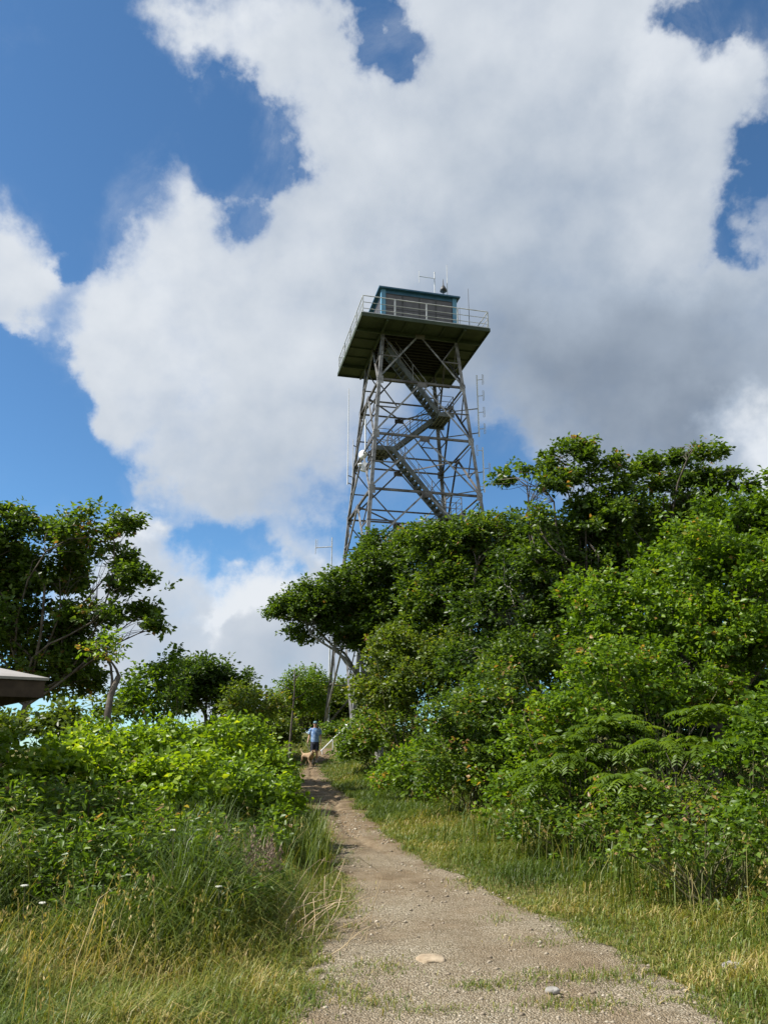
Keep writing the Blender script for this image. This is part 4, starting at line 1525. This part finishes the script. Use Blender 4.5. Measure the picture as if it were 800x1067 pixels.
# --- radomes on the near leg
p = pt(377, 473, 38.0)
t = empty('dish_antenna', p)
tag(t, 'round white microwave dish clamped to the tower leg, upper of two', 'dish antenna')
mb = MB()
rs = []
for k in range(7):
    th = k / 6 * math.pi / 2
    rs.append([(-.12 * math.sin(th) + .05, math.cos(6.2832 * j / 14) * .25 * math.cos(th * .97) - .0, math.sin(6.2832 * j / 14) * .25 * math.cos(th * .97)) for j in range(14)])
mb.rings(rs)
mb.rings([[(x, math.cos(6.2832 * j / 14) * r, math.sin(6.2832 * j / 14) * r) for j in range(14)] for x, r in ((.05, .25), (.17, .25))])
ob = mb.build('dish', M['white'], t, False)
ob.rotation_euler = (0, .1, .9)
lp = loc(*leg_pt(-1, -1, p[2] - TB)) - Vector(p)
mb = MB()
mb.bar((.05, .02, 0), lp, .06, .06)
mb.build('bracket', M['dark'], t)
p = pt(380.5, 487, 37.2)
t = empty('radio_box', p)
tag(t, 'white radio box clamped to the tower leg below the round dish', 'radio unit')
mb = MB()
mb.box((0, 0, 0), (.40, .22, .46), Matrix.Rotation(.25, 3, 'Y'))
mb.build('case', M['white'], t)
mb = MB()
mb.tube([(-.2, -.06, .14), (-.36, -.1, .12)], [.10, .07], 8)
mb.build('horn', M['white'], t)
lp = loc(*leg_pt(-1, -1, p[2] - TB)) - Vector(p)
mb = MB()
mb.bar((0, .12, 0), lp, .06, .06)
mb.build('bracket', M['dark'], t)
p = pt(380.5, 472, 37.6)
t = empty('panel_antenna', p)
tag(t, 'slim white tube antenna upright above the round dish', 'antenna')
mb = MB()
mb.tube([(0, 0, 0), (0, 0, 1.9)], .04, 8)
mb.build('tube', M['white'], t)
for zz in (.2, 1.5):
    mb = MB()
    lp = loc(*leg_pt(-1, -1, p[2] + zz - TB)) - Vector(p)
    mb.bar((0, 0, zz), lp, .04, .04)
    mb.build('bracket', M['dark'], t)

# --- separate antenna pole beyond the oak
a = pt(346, 560, 44.0)
zg = float(G(a[0], a[1])) - .3
t = empty('antenna_pole', (a[0], a[1], zg))
tag(t, 'separate pale antenna pole with one side arm above the leaning oak', 'antenna pole')
Hh = a[2] - zg
mb = MB()
mb.tube([(0, 0, 0), (0, 0, Hh)], [.06, .03], 8)
mb.build('pole', M['rail'], t)
k = mpp(44, 570)
mb = MB()
mb.tube([(0, 0, Hh - 10 * k), (-17 * k, 0, Hh - 11 * k)], .028, 6)
mb.build('side_arm', M['rail'], t)
mb = MB()
mb.tube([(-17 * k, 0, Hh - 2 * k), (-17 * k, 0, Hh - 18 * k)], .02, 6)
mb.tube([(-15.2 * k, 0, Hh - 2 * k), (-15.2 * k, 0, Hh - 12 * k)], .014, 6)
mb.build('dipole', M['rail'], t)

# --- stair entry rail at the tower foot
a = pt(334, 783, 33.2)
b = pt(357, 760, 34.6)
t = empty('handrail', (a[0], a[1], float(G(a[0], a[1]))))
tag(t, 'white pipe handrail climbing from the path to the tower foot', 'handrail')
o0 = Vector((a[0], a[1], float(G(a[0], a[1]))))
mb = MB()
A, B = Vector(a) - o0, Vector(b) - o0
mb.tube([A, B, B + (B - A).normalized() * .6], .024, 8)
mb.build('rail', M['white'], t)
for f in (.08, .55, 1.0):
    q = A + (B - A) * f
    gz = float(G(q.x + o0.x, q.y + o0.y)) - o0.z - .1
    mb = MB()
    mb.tube([(q.x, q.y, gz), (q.x, q.y, q.z - .02)], .02, 8)
    mb.build('post', M['white'], t)
# pale snag pole rising behind the thicket
a = pt(305, 698, 27)
zg = float(G(a[0], a[1])) - .1
mb = MB()
g = np.random.default_rng(1)
mb.tube(limb_curve((0, 0, 0), (0.06, 0, a[2] - zg), g, .012, 9), np.linspace(.05, .018, 9), 7)
for f, l in ((.72, .5), (.8, -.35), (.9, .28)):
    z = (a[2] - zg) * f
    mb.tube([(0.03, 0, z), (l * .6, .05, z + .12), (l, .05, z + .3)], [.025, .016, .006], 5)
o = mb.build('dead_tree', M['bark'], None, True)
o.location = (a[0], a[1], zg)
tag(o, 'thin bare dead trunk poking above the bushes before the tower', 'dead tree')

# ------------------------------------------------------------------ people
def skinned(name, verts, edges, radii, root=0, levels=2):
    me = bpy.data.meshes.new(name)
    me.from_pydata(verts, edges, [])
    o = bpy.data.objects.new(name, me)
    COL.objects.link(o)
    md = o.modifiers.new('s', 'SKIN')
    md.use_smooth_shade = True
    for i, r in enumerate(radii):
        sv = me.skin_vertices[0].data[i]
        sv.radius = (r, r) if not hasattr(r, '__len__') else r
        sv.use_root = (i == root)
    sb = o.modifiers.new('d', 'SUBSURF')
    sb.levels = sb.render_levels = levels
    dg = bpy.context.evaluated_depsgraph_get()
    dg.update()
    out = bpy.data.meshes.new_from_object(o.evaluated_get(dg))
    bpy.data.objects.remove(o)
    bpy.data.meshes.remove(me)
    return out


def join(meshes, mats, name, parent):
    bm = bmesh.new()
    for m, mi in meshes:
        n0 = len(bm.faces)
        bm.from_mesh(m)
        bm.faces.ensure_lookup_table()
        for f in bm.faces[n0:]:
            f.material_index = mi
            f.smooth = True
    me = bpy.data.meshes.new(name)
    bm.to_mesh(me)
    bm.free()
    for m in mats:
        me.materials.append(m)
    o = bpy.data.objects.new(name, me)
    COL.objects.link(o)
    o.parent = parent
    return o


M['skin'] = mottled('bare skin', (.46, .27, .19), (.54, .33, .24), 6, .55)  # the skin's own colour, slightly mottled
M['shirt'] = mottled('blue print shirt', (.11, .21, .42), (.30, .42, .62), 9, .85, lo=.42, hi=.6)
M['shorts'] = mottled('navy shorts', (.018, .02, .035), (.035, .038, .055), 6, .85)
M['cap'] = mottled('teal grey cap', (.10, .19, .22), (.16, .27, .30), 6, .8)
M['shoe'] = mottled('grey shoes', (.12, .11, .10), (.28, .26, .24), 9, .8)
M['fur'] = mottled('tan dog fur', (.24, .155, .085), (.36, .25, .15), 9, .85)
M['furdark'] = mottled('russet dog ear fur', (.17, .09, .045), (.24, .14, .07), 9, .85)
M['eye'] = mottled('dark eyes', (.012, .010, .01), (.02, .015, .015), 5, .2)

fx = pt(327.5, 796, 31.3)
pz = float(prof(31.3)) + .015
man = empty('person', (fx[0], 31.3, pz), R(4))
man.scale = (.89, .89, .89)
tag(man, 'man in blue shirt, dark shorts and cap walking down the path with a dog', 'person')
V = [(0, 0, .96), (0, 0, 1.10), (0, .01, 1.28), (0, .01, 1.42), (0, -.005, 1.52), (0, -.02, 1.585), (0, -.02, 1.66), (0, -.012, 1.735)]
RR = [(.13, .12), (.13, .11), (.15, .12), (.11, .09), (.052, .055), (.062, .07), (.074, .09), (.055, .07)]
E_ = [(0, 1), (1, 2), (2, 3), (3, 4), (4, 5), (5, 6), (6, 7)]


def chain(frm, pts, rad):
    global V, RR, E_
    p = frm
    for q, r in zip(pts, rad):
        V.append(q)
        RR.append(r)
        E_.append((p, len(V) - 1))
        p = len(V) - 1


# his right arm (seen on our left) holds the leash low and out, the other hangs bent
chain(3, [(-.17, .01, 1.43), (-.245, .02, 1.16), (-.30, -.06, .93), (-.315, -.085, .86)], [.058, .044, .030, .032])
chain(3, [(.17, .01, 1.43), (.245, .05, 1.15), (.255, -.07, .93), (.255, -.10, .86)], [.058, .044, .030, .032])
chain(0, [(-.09, 0, .88), (-.10, -.10, .50), (-.105, .0, .11)], [.09, .058, .040])
chain(0, [(.09, 0, .88), (.095, -.05, .50), (.10, .14, .13)], [.09, .058, .040])
body = [(skinned('b', V, E_, RR), 0)]
for sx, hand in ((-1, (-.315, -.085, .86)), (1, (.255, -.10, .86))):
    h = Vector(hand)
    for k in range(4):
        off = Vector((sx * .004, -.026 + k * .017, 0))
        ln_ = (.070, .080, .076, .060)[k]
        curl = .03
        pts = [h + off, h + off + Vector((0, 0, -.045)), h + off + Vector((-sx * curl * .5, 0, -.045 - ln_ * .45)), h + off + Vector((-sx * curl * 1.4, 0, -.045 - ln_ * .85))]
        body.append((skinned('f', [tuple(p) for p in pts], [(0, 1), (1, 2), (2, 3)], [.011, .0095, .0085, .0075], 0, 1), 0))
    pts = [h + Vector((0, -.02, -.0)), h + Vector((-sx * .012, -.045, -.03)), h + Vector((-sx * .025, -.055, -.062))]
    body.append((skinned('f', [tuple(p) for p in pts], [(0, 1), (1, 2)], [.012, .011, .009], 0, 1), 0))
nose = skinned('n', [(0, -.09, 1.675), (0, -.112, 1.645), (0, -.09, 1.635)], [(0, 1), (1, 2)], [.010, .014, .012], 0, 1)
body.append((nose, 0))
for sx in (-1, 1):
    body.append((skinned('e', [(sx * .076, -.01, 1.67), (sx * .088, .005, 1.655), (sx * .076, -.005, 1.625)], [(0, 1), (1, 2)], [.012, .014, .010], 0, 1), 0))
me_ = MB()
for sx in (-1, 1):
    me_.ell((sx * .031, -.098, 1.668), (.012, .008, .008), 8, 6)
me_.ell((0, -.094, 1.598), (.024, .008, .005), 8, 5)
tmp = me_.build('tmp', M['eye'])
body.append((tmp.data, 1))
bo = join(body, [M['skin'], M['eye']], 'body', man)
bpy.data.objects.remove(tmp)


def oval(cx, cy, z, rx, ry, n=16, tilt=0):
    return [(cx + rx * math.cos(6.2832 * k / n), cy + ry * math.sin(6.2832 * k / n), z + tilt * math.cos(6.2832 * k / n)) for k in range(n)]


mb = MB()
mb.rings([oval(0, 0, .90, .185, .135), oval(0, 0, .98, .182, .135), oval(0, 0, 1.08, .178, .132), oval(0, .005, 1.24, .19, .138), oval(0, .01, 1.38, .19, .13), oval(0, .01, 1.455, .155, .10), oval(0, .0, 1.50, .075, .07)], cap=False)
for sx, el in ((-1, (-.228, .018, 1.22)), (1, (.228, .04, 1.22))):
    mb.tube([(sx * .13, .01, 1.44), (sx * .19, .012, 1.40), el], [.08, .085, .078], 12, cap=False)
mb.build('shirt', M['shirt'], man, True)
mb = MB()
mb.rings([oval(0, 0, .97, .17, .125), oval(0, 0, .88, .185, .135), oval(0, -.01, .80, .185, .125)], cap=False)
mb.tube([(-.09, 0, .90), (-.10, -.04, .72), (-.10, -.085, .53)], [.10, .105, .098], 12, cap=False)
mb.tube([(.09, 0, .90), (.095, -.02, .72), (.095, -.045, .53)], [.10, .105, .098], 12, cap=False)
mb.build('shorts', M['shorts'], man, True)
mb = MB()
mb.rings([oval(0, -.012, 1.695, .088, .106), oval(0, -.010, 1.735, .085, .10), oval(0, -.005, 1.775, .055, .065), oval(0, 0, 1.785, .01, .01)])
mb.rings([[(x * .085, -.10 - .085 * (1 - x * x), 1.70 - .012 * (1 - x * x) + dz) for x in np.linspace(-1, 1, 9)] + [(x * .085, -.07, 1.70 + dz) for x in np.linspace(1, -1, 9)] for dz in (0, .008)])
mb.build('cap', M['cap'], man, True)
mb = MB()
mb.rings([oval(0, .03, 1.69, .080, .088), oval(0, .04, 1.63, .076, .08), oval(0, .045, 1.57, .055, .05)])
mb.build('hair', M['eye'], man, True)
for sx, ax, ay, az, ti in ((-1, -.105, 0, 0, 0), (1, .10, .14, .035, .35)):
    mb = MB()
    c = Vector((ax, ay, az))
    rs = []
    for yy, w_, hh in ((.075, .030, .06), (.05, .040, .10), (.0, .042, .105), (-.06, .044, .075), (-.13, .046, .055), (-.185, .034, .035), (-.20, .015, .02)):
        rs.append([c + Vector((w_ * math.cos(6.2832 * k / 10), yy, max(0, hh / 2 + hh / 2 * math.sin(6.2832 * k / 10)) + ti * (yy + .19) * .5)) for k in range(10)])
    mb.rings(rs)
    mb.build('shoe', M['shoe'], man, True)
    mb = MB()
    mb.tube([(ax, ay, az + .08), (ax, ay, az + .19)], [.047, .050], 10)
    mb.build('sock', M['white'], man, True)

# dog
dx = pt(321.5, 799, 31.0)
dog = empty('dog', (dx[0] + .0, 30.5, float(prof(30.5)) + .012), R(38))
dog.scale = (.82, .82, .82)
tag(dog, 'tan short haired dog trotting on a leash beside the man', 'dog')
V = [(0, .30, .50), (0, .10, .485), (0, -.12, .47), (0, -.28, .50), (0, -.41, .60), (0, -.50, .665), (0, -.575, .645), (0, -.635, .625)]
RR = [(.10, .11), (.09, .105), (.11, .14), (.10, .125), (.07, .08), (.068, .07), (.043, .043), (.028, .026)]
E_ = [(i, i + 1) for i in range(7)]
chain(0, [(0, .41, .55), (0, .52, .64), (0, .58, .76)], [.032, .026, .016])
for sx, sw in ((-1, -.09), (1, .06)):
    chain(3, [(sx * .09, -.27, .40), (sx * .09, -.22 + sw * .3, .28), (sx * .085, -.25 + sw, .14), (sx * .085, -.27 + sw, .035), (sx * .085, -.31 + sw, .028)], [.06, .042, .028, .028, .026])
    chain(0, [(sx * .09, .27, .42), (sx * .095, .19 - sw, .29), (sx * .09, .33 - sw, .17), (sx * .09, .30 - sw, .035), (sx * .09, .26 - sw, .028)], [.075, .052, .026, .027, .025])
parts_ = [(skinned('d', V, E_, RR), 0)]
mb = MB()
for sx in (-1, 1):
    mb.ell((sx * .042, -.545, .69), (.011, .011, .011), 8, 6)
mb.ell((0, -.662, .632), (.018, .014, .014), 8, 6)
tmp = mb.build('tmp', M['eye'])
parts_.append((tmp.data, 1))
join(parts_, [M['fur'], M['eye']], 'body', dog)
bpy.data.objects.remove(tmp)
for sx in (-1, 1):
    mb = MB()
    mb.rings([[(sx * .045, -.47, .73), (sx * .05, -.52, .725), (sx * .06, -.52, .71), (sx * .055, -.47, .715)], [(sx * .085, -.48, .70), (sx * .09, -.535, .69), (sx * .097, -.53, .68), (sx * .093, -.48, .69)], [(sx * .085, -.52, .63), (sx * .086, -.535, .63), (sx * .092, -.535, .63), (sx * .091, -.52, .63)]])
    mb.build('ear', M['furdark'], dog, True)
mb = MB()
mb.tube([(.078 * math.cos(6.2832 * k / 16), -.40 + .03 * math.sin(6.2832 * k / 16), .595 + .088 * math.sin(6.2832 * k / 16)) for k in range(17)], .010, 6, cap=False)
mb.build('collar', M['cap'], dog, True)
# leash
mw = Matrix.Translation(man.location) @ Matrix.Rotation(R(4), 4, 'Z') @ Matrix.Scale(.89, 4)
dw = Matrix.Translation(dog.location) @ Matrix.Rotation(R(38), 4, 'Z') @ Matrix.Scale(.82, 4)
h0 = mw @ Vector((-.318, -.085, .81))
c0 = dw @ Vector((0, -.40, .68))
mb = MB()
loop_ = [h0 + Vector((.0, .045 * math.cos(a), .035 * math.sin(a))) for a in np.linspace(0, 6.2832, 12)]
mb.tube([p - h0 for p in loop_], .010, 6)
mb.tube([Vector((0, 0, -.03)), (c0 - h0) * .5 + Vector((0, 0, -.12)), c0 - h0], .008, 6)
lo = mb.build('leash', M['shorts'], None, True)
lo.location = h0
tag(lo, 'dark leash from the hand of the man to the collar of the dog', 'leash')

# ------------------------------------------------------------------ picnic shelter at the left rim
Ys = 9.2
cn = pt(48, 707, Ys)      # corner of the eave, top edge
zt = cn[2]
zg = float(G(cn[0] - 2, Ys + 1))
SR = R(36)
W, D_ = 2.6, 2.4
sx0 = cn[0] - (W * math.cos(SR) + D_ * math.sin(SR))
sy0 = Ys - (W * math.sin(SR) - D_ * math.cos(SR))
sh = empty('picnic_shelter', (sx0, sy0, zg), SR)
tag(sh, 'open timber shelter with a low grey roof, only its eave corner in view', 'shelter')
H = zt - zg
mb = MB()
rs = [[(sx * (W + e), sy * (D_ + e), z) for sx, sy in ((-1, -1), (1, -1), (1, 1), (-1, 1))] for e, z in ((.03, H - .025), (.035, H + .005), (-.9, H + .26), (-2.2, H + .62))]
mb.rings(rs)
mb.build('roof', M['shingle'], sh)
mb = MB()
for sg in (-1, 1):
    mb.box((0, sg * (D_ - .02), H - .125), (2 * W, .05, .19))
    mb.box((sg * (W - .02), 0, H - .125), (.05, 2 * D_ - .10, .19))
mb.build('fascia', M['fascia'], sh)
mb = MB()
mb.box((0, 0, H - .07), (2 * W - .1, 2 * D_ - .1, .03))
for k in range(9):
    mb.box((-W + .3 + k * .57, 0, H - .14), (.05, 2 * D_ - .12, .10))
mb.build('soffit', M['fascia'], sh)
for sx in (-1, 1):
    for sy in (-1, 1):
        mb = MB()
        mb.box((sx * (W - .75), sy * (D_ - .7), (H - .22) / 2 - .1), (.15, .15, H - .18))
        mb.build('post', M['fascia'], sh)

# ------------------------------------------------------------------ sky and sun
SUN_EL, SUN_AZ = R(48), R(82)      # azimuth measured from behind the camera towards its left
sdir = Vector((-math.cos(SUN_EL) * math.sin(SUN_AZ), -math.cos(SUN_EL) * math.cos(SUN_AZ), math.sin(SUN_EL)))
sl = bpy.data.lights.new('sun', 'SUN')
sl.energy = 4.8
sl.angle = R(.53)
sl.color = (1, .95, .87)
so = bpy.data.objects.new('sun', sl)
COL.objects.link(so)
so.rotation_euler = (-sdir).to_track_quat('-Z', 'Y').to_euler()

world = bpy.data.worlds.new('World')
scene.world = world
world.use_nodes = True
nt = world.node_tree
nt.nodes.clear()
L = nt.links


def N(t, **kw):
    n = nt.nodes.new(t)
    for k, v in kw.items():
        setattr(n, k, v)
    return n


def val(sock, v):
    if hasattr(v, 'bl_idname') or isinstance(v, bpy.types.NodeSocket):
        L.new(v, sock)
    else:
        sock.default_value = v


def mth(op, a, b=None, c=None, clamp=False):
    n = N('ShaderNodeMath', operation=op, use_clamp=clamp)
    val(n.inputs[0], a)
    if b is not None:
        val(n.inputs[1], b)
    if c is not None:
        val(n.inputs[2], c)
    return n.outputs[0]


def smooth(v, a, b, lo=0., hi=1.):
    n = N('ShaderNodeMapRange', interpolation_type='SMOOTHSTEP')
    val(n.inputs['Value'], v)
    n.inputs['From Min'].default_value = a
    n.inputs['From Max'].default_value = b
    n.inputs['To Min'].default_value = lo
    n.inputs['To Max'].default_value = hi
    return n.outputs[0]


tc = N('ShaderNodeTexCoord')
DIR = tc.outputs['Generated']
sky = N('ShaderNodeTexSky', sky_type='NISHITA')
sky.sun_disc = False
sky.sun_elevation = SUN_EL
sky.sun_rotation = math.atan2(sdir.x, sdir.y)
sky.altitude = 1600
sky.air_density = 1.0
sky.dust_density = .6
sky.ozone_density = 1.5

# warp directions a little so that the cloud masses have no round outlines
wn = N('ShaderNodeTexNoise')
wn.inputs['Scale'].default_value = 5.5
wn.inputs['Detail'].default_value = 7
wn.inputs['Roughness'].default_value = .58
L.new(DIR, wn.inputs['Vector'])
ws = N('ShaderNodeVectorMath', operation='SUBTRACT')
L.new(wn.outputs['Color'], ws.inputs[0])
ws.inputs[1].default_value = (.5, .5, .5)
wm = N('ShaderNodeVectorMath', operation='SCALE')
L.new(ws.outputs[0], wm.inputs[0])
wm.inputs['Scale'].default_value = .28
wa = N('ShaderNodeVectorMath', operation='ADD')
L.new(DIR, wa.inputs[0])
L.new(wm.outputs[0], wa.inputs[1])
WDIR = wa.outputs[0]


def blob(px, py, rad, vec=None):
    d = ray(px, py)
    d = d / np.linalg.norm(d)
    e = ray(px + rad, py)
    e = e / np.linalg.norm(e)
    r = float(np.linalg.norm(e - d))
    n = N('ShaderNodeVectorMath', operation='DISTANCE')
    L.new(vec if vec is not None else WDIR, n.inputs[0])
    n.inputs[1].default_value = tuple(d)
    return smooth(n.outputs['Value'], r * 1.62, r * .22)


def blobs(lst, vec=None):
    s = None
    for px, py, rad, w in lst:
        b = mth('MULTIPLY', blob(px, py, rad, vec), w)
        s = b if s is None else mth('ADD', s, b)
    return s


CLOUDS = [(480, 60, 170, 1), (600, 110, 150, 1), (640, 230, 140, 1), (440, 200, 150, 1), (330, 290, 110, 1), (190, 270, 75, 1), (130, 330, 70, .9), (150, 180, 60, .9), (110, 390, 48, .8),
          (230, 420, 110, 1), (280, 500, 85, 1), (180, 480, 50, .7), (520, 330, 150, 1), (660, 370, 150, 1), (790, 330, 90, 1), (740, 120, 50, .9), (240, 10, 70, 1), (170, 5, 40, .8), (330, 40, 46, .8), (640, 20, 90, 1),
          (380, 400, 110, .9), (560, 440, 80, .7), (760, 460, 75, 1), (860, 420, 110, 1), (700, 490, 60, .7),
          (0, 255, 55, 1), (-40, 300, 70, 1), (5, 335, 30, .8),
          (165, 610, 60, 1), (255, 640, 55, 1), (240, 612, 30, .9), (300, 660, 70, 1), (150, 565, 34, .8), (190, 680, 80, 1), (340, 585, 40, .8), (100, 650, 70, .9), (280, 720, 80, 1), (60, 560, 40, .5), (340, 700, 60, .8),
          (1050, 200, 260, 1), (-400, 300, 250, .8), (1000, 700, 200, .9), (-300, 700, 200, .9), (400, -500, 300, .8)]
HOLES = [(262, 140, 62, 1.25), (225, 100, 55, 1), (300, 180, 30, .8), (385, 5, 38, 1.3), (412, 30, 34, 1.1), (384, 62, 24, .9), (345, 0, 20, .6), (770, 205, 34, 1.1), (790, 240, 20, .7), (748, 15, 46, 1.3), (700, 20, 24, .7),
         (60, 110, 80, 1.2), (40, 480, 60, 1), (95, 500, 45, .8), (215, 580, 30, 1.0), (262, 572, 28, .9), (30, 420, 50, 1), (60, 250, 24, .8),
         (425, 500, 75, .95), (345, 540, 44, .7), (522, 515, 40, .5), (500, 430, 34, .3), (650, 505, 30, .3)]


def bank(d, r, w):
    """unseen cloud bank added to brighten shadows, r as chord length"""
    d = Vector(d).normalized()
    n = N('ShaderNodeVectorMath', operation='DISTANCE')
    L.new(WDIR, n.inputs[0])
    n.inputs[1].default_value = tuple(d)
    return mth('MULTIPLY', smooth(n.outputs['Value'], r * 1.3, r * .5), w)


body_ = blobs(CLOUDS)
for d, r, w in (((.2, -1, .45), .75, 1), ((.9, -.5, .35), .6, 1), ((-.5, -1, .22), .5, 1), ((1, .1, .9), .5, .9), ((.1, -.4, 1), .5, .9), ((-1, .5, .25), .35, .9), ((-.9, -.9, .8), .3, .7)):  # banks added out of view, behind and overhead, to fill foliage shadows
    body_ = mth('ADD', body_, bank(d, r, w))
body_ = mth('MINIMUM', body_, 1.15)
hole_ = blobs(HOLES)
fb = N('ShaderNodeTexNoise')
fb.inputs['Scale'].default_value = 9
fb.inputs['Detail'].default_value = 10
fb.inputs['Roughness'].default_value = .60
L.new(DIR, fb.inputs['Vector'])
fine_ = mth('MULTIPLY', mth('SUBTRACT', fb.outputs['Fac'], .5), 1.15)
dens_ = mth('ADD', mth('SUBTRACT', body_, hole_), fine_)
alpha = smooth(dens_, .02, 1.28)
vn = N('ShaderNodeTexNoise')
vn.inputs['Scale'].default_value = 4.5
vn.inputs['Detail'].default_value = 9
vn.inputs['Roughness'].default_value = .66
vn.inputs['Distortion'].default_value = .6
L.new(DIR, vn.inputs['Vector'])
veil = mth('MULTIPLY', smooth(vn.outputs['Fac'], .45, .80, 0, .36), smooth(mth('SUBTRACT', body_, mth('MULTIPLY', hole_, .55)), -.35, .5))
alpha = mth('MAXIMUM', alpha, veil)
# thick cloud is greyer underneath, thin sunward rims are white
off = N('ShaderNodeVectorMath', operation='ADD')
L.new(DIR, off.inputs[0])
off.inputs[1].default_value = tuple(sdir * .035 + Vector((0, 0, .02)))
fb2 = N('ShaderNodeTexNoise')
fb2.inputs['Scale'].default_value = 9
fb2.inputs['Detail'].default_value = 5
fb2.inputs['Roughness'].default_value = .52
L.new(off.outputs[0], fb2.inputs['Vector'])
fb3 = N('ShaderNodeTexNoise')
fb3.inputs['Scale'].default_value = 9
fb3.inputs['Detail'].default_value = 5
fb3.inputs['Roughness'].default_value = .52
L.new(DIR, fb3.inputs['Vector'])
relief = mth('SUBTRACT', fb3.outputs['Fac'], fb2.outputs['Fac'])
big = N('ShaderNodeTexNoise')
big.inputs['Scale'].default_value = 3.2
big.inputs['Detail'].default_value = 4
L.new(DIR, big.inputs['Vector'])
thick = smooth(dens_, .55, 1.35)
GREY = blobs([(610, 350, 190, .20), (480, 410, 120, .16), (720, 390, 140, .24), (560, 440, 90, .12), (300, 520, 90, .10), (200, 500, 60, .05), (480, 220, 150, .04), (310, 690, 70, .10), (180, 700, 90, .10), (700, 470, 60, .14)])
WHITE = blobs([(240, 606, 34, .55), (270, 612, 26, .45), (205, 640, 22, .3), (150, 566, 30, .4), (775, 455, 46, .45), (700, 250, 60, .1), (230, 20, 50, .12), (130, 200, 70, .08), (345, 586, 30, .5), (0, 250, 50, .08), (700, 80, 60, .12), (120, 330, 60, .08)])
br = mth('ADD', mth('MULTIPLY', relief, .34), .87)
br = mth('ADD', br, mth('MULTIPLY', thick, -.06))
br = mth('ADD', br, mth('MULTIPLY', mth('SUBTRACT', big.outputs['Fac'], .5), .12))
br = mth('ADD', mth('SUBTRACT', br, GREY), WHITE)
br = mth('ADD', br, mth('MULTIPLY', mth('SUBTRACT', 1.0, alpha), .12))
br = mth('MAXIMUM', mth('MINIMUM', br, 1.12), .30)
CLOUD_GAIN = 5.6
cc = N('ShaderNodeValToRGB')
e = cc.color_ramp.elements
e[0].position, e[0].color = .25, (.25, .31, .40, 1)
e[1].position, e[1].color = 1.0, (.90, .945, 1.0, 1)
m_ = e.new(.6)
m_.color = (.47, .55, .66, 1)
L.new(br, cc.inputs['Fac'])
cs_ = N('ShaderNodeVectorMath', operation='SCALE')
L.new(cc.outputs[0], cs_.inputs[0])
cs_.inputs['Scale'].default_value = CLOUD_GAIN
sk = N('ShaderNodeVectorMath', operation='MULTIPLY')
L.new(sky.outputs[0], sk.inputs[0])
sk.inputs[1].default_value = (.57, .85, .99)
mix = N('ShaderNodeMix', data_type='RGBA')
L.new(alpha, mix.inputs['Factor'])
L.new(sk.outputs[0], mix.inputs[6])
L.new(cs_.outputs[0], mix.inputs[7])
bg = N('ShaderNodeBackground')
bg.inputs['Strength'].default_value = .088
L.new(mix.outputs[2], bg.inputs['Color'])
out = N('ShaderNodeOutputWorld')
L.new(bg.outputs[0], out.inputs['Surface'])
world.cycles.sampling_method = 'MANUAL'
world.cycles.sample_map_resolution = 512

vs = scene.view_settings
vs.view_transform = 'Standard'
vs.look = 'None'
vs.exposure = 0.86
vs.gamma = 1
vs.use_curve_mapping = False
scene.cycles.max_bounces = 6
scene.cycles.diffuse_bounces = 3
scene.cycles.glossy_bounces = 2
scene.cycles.transmission_bounces = 4
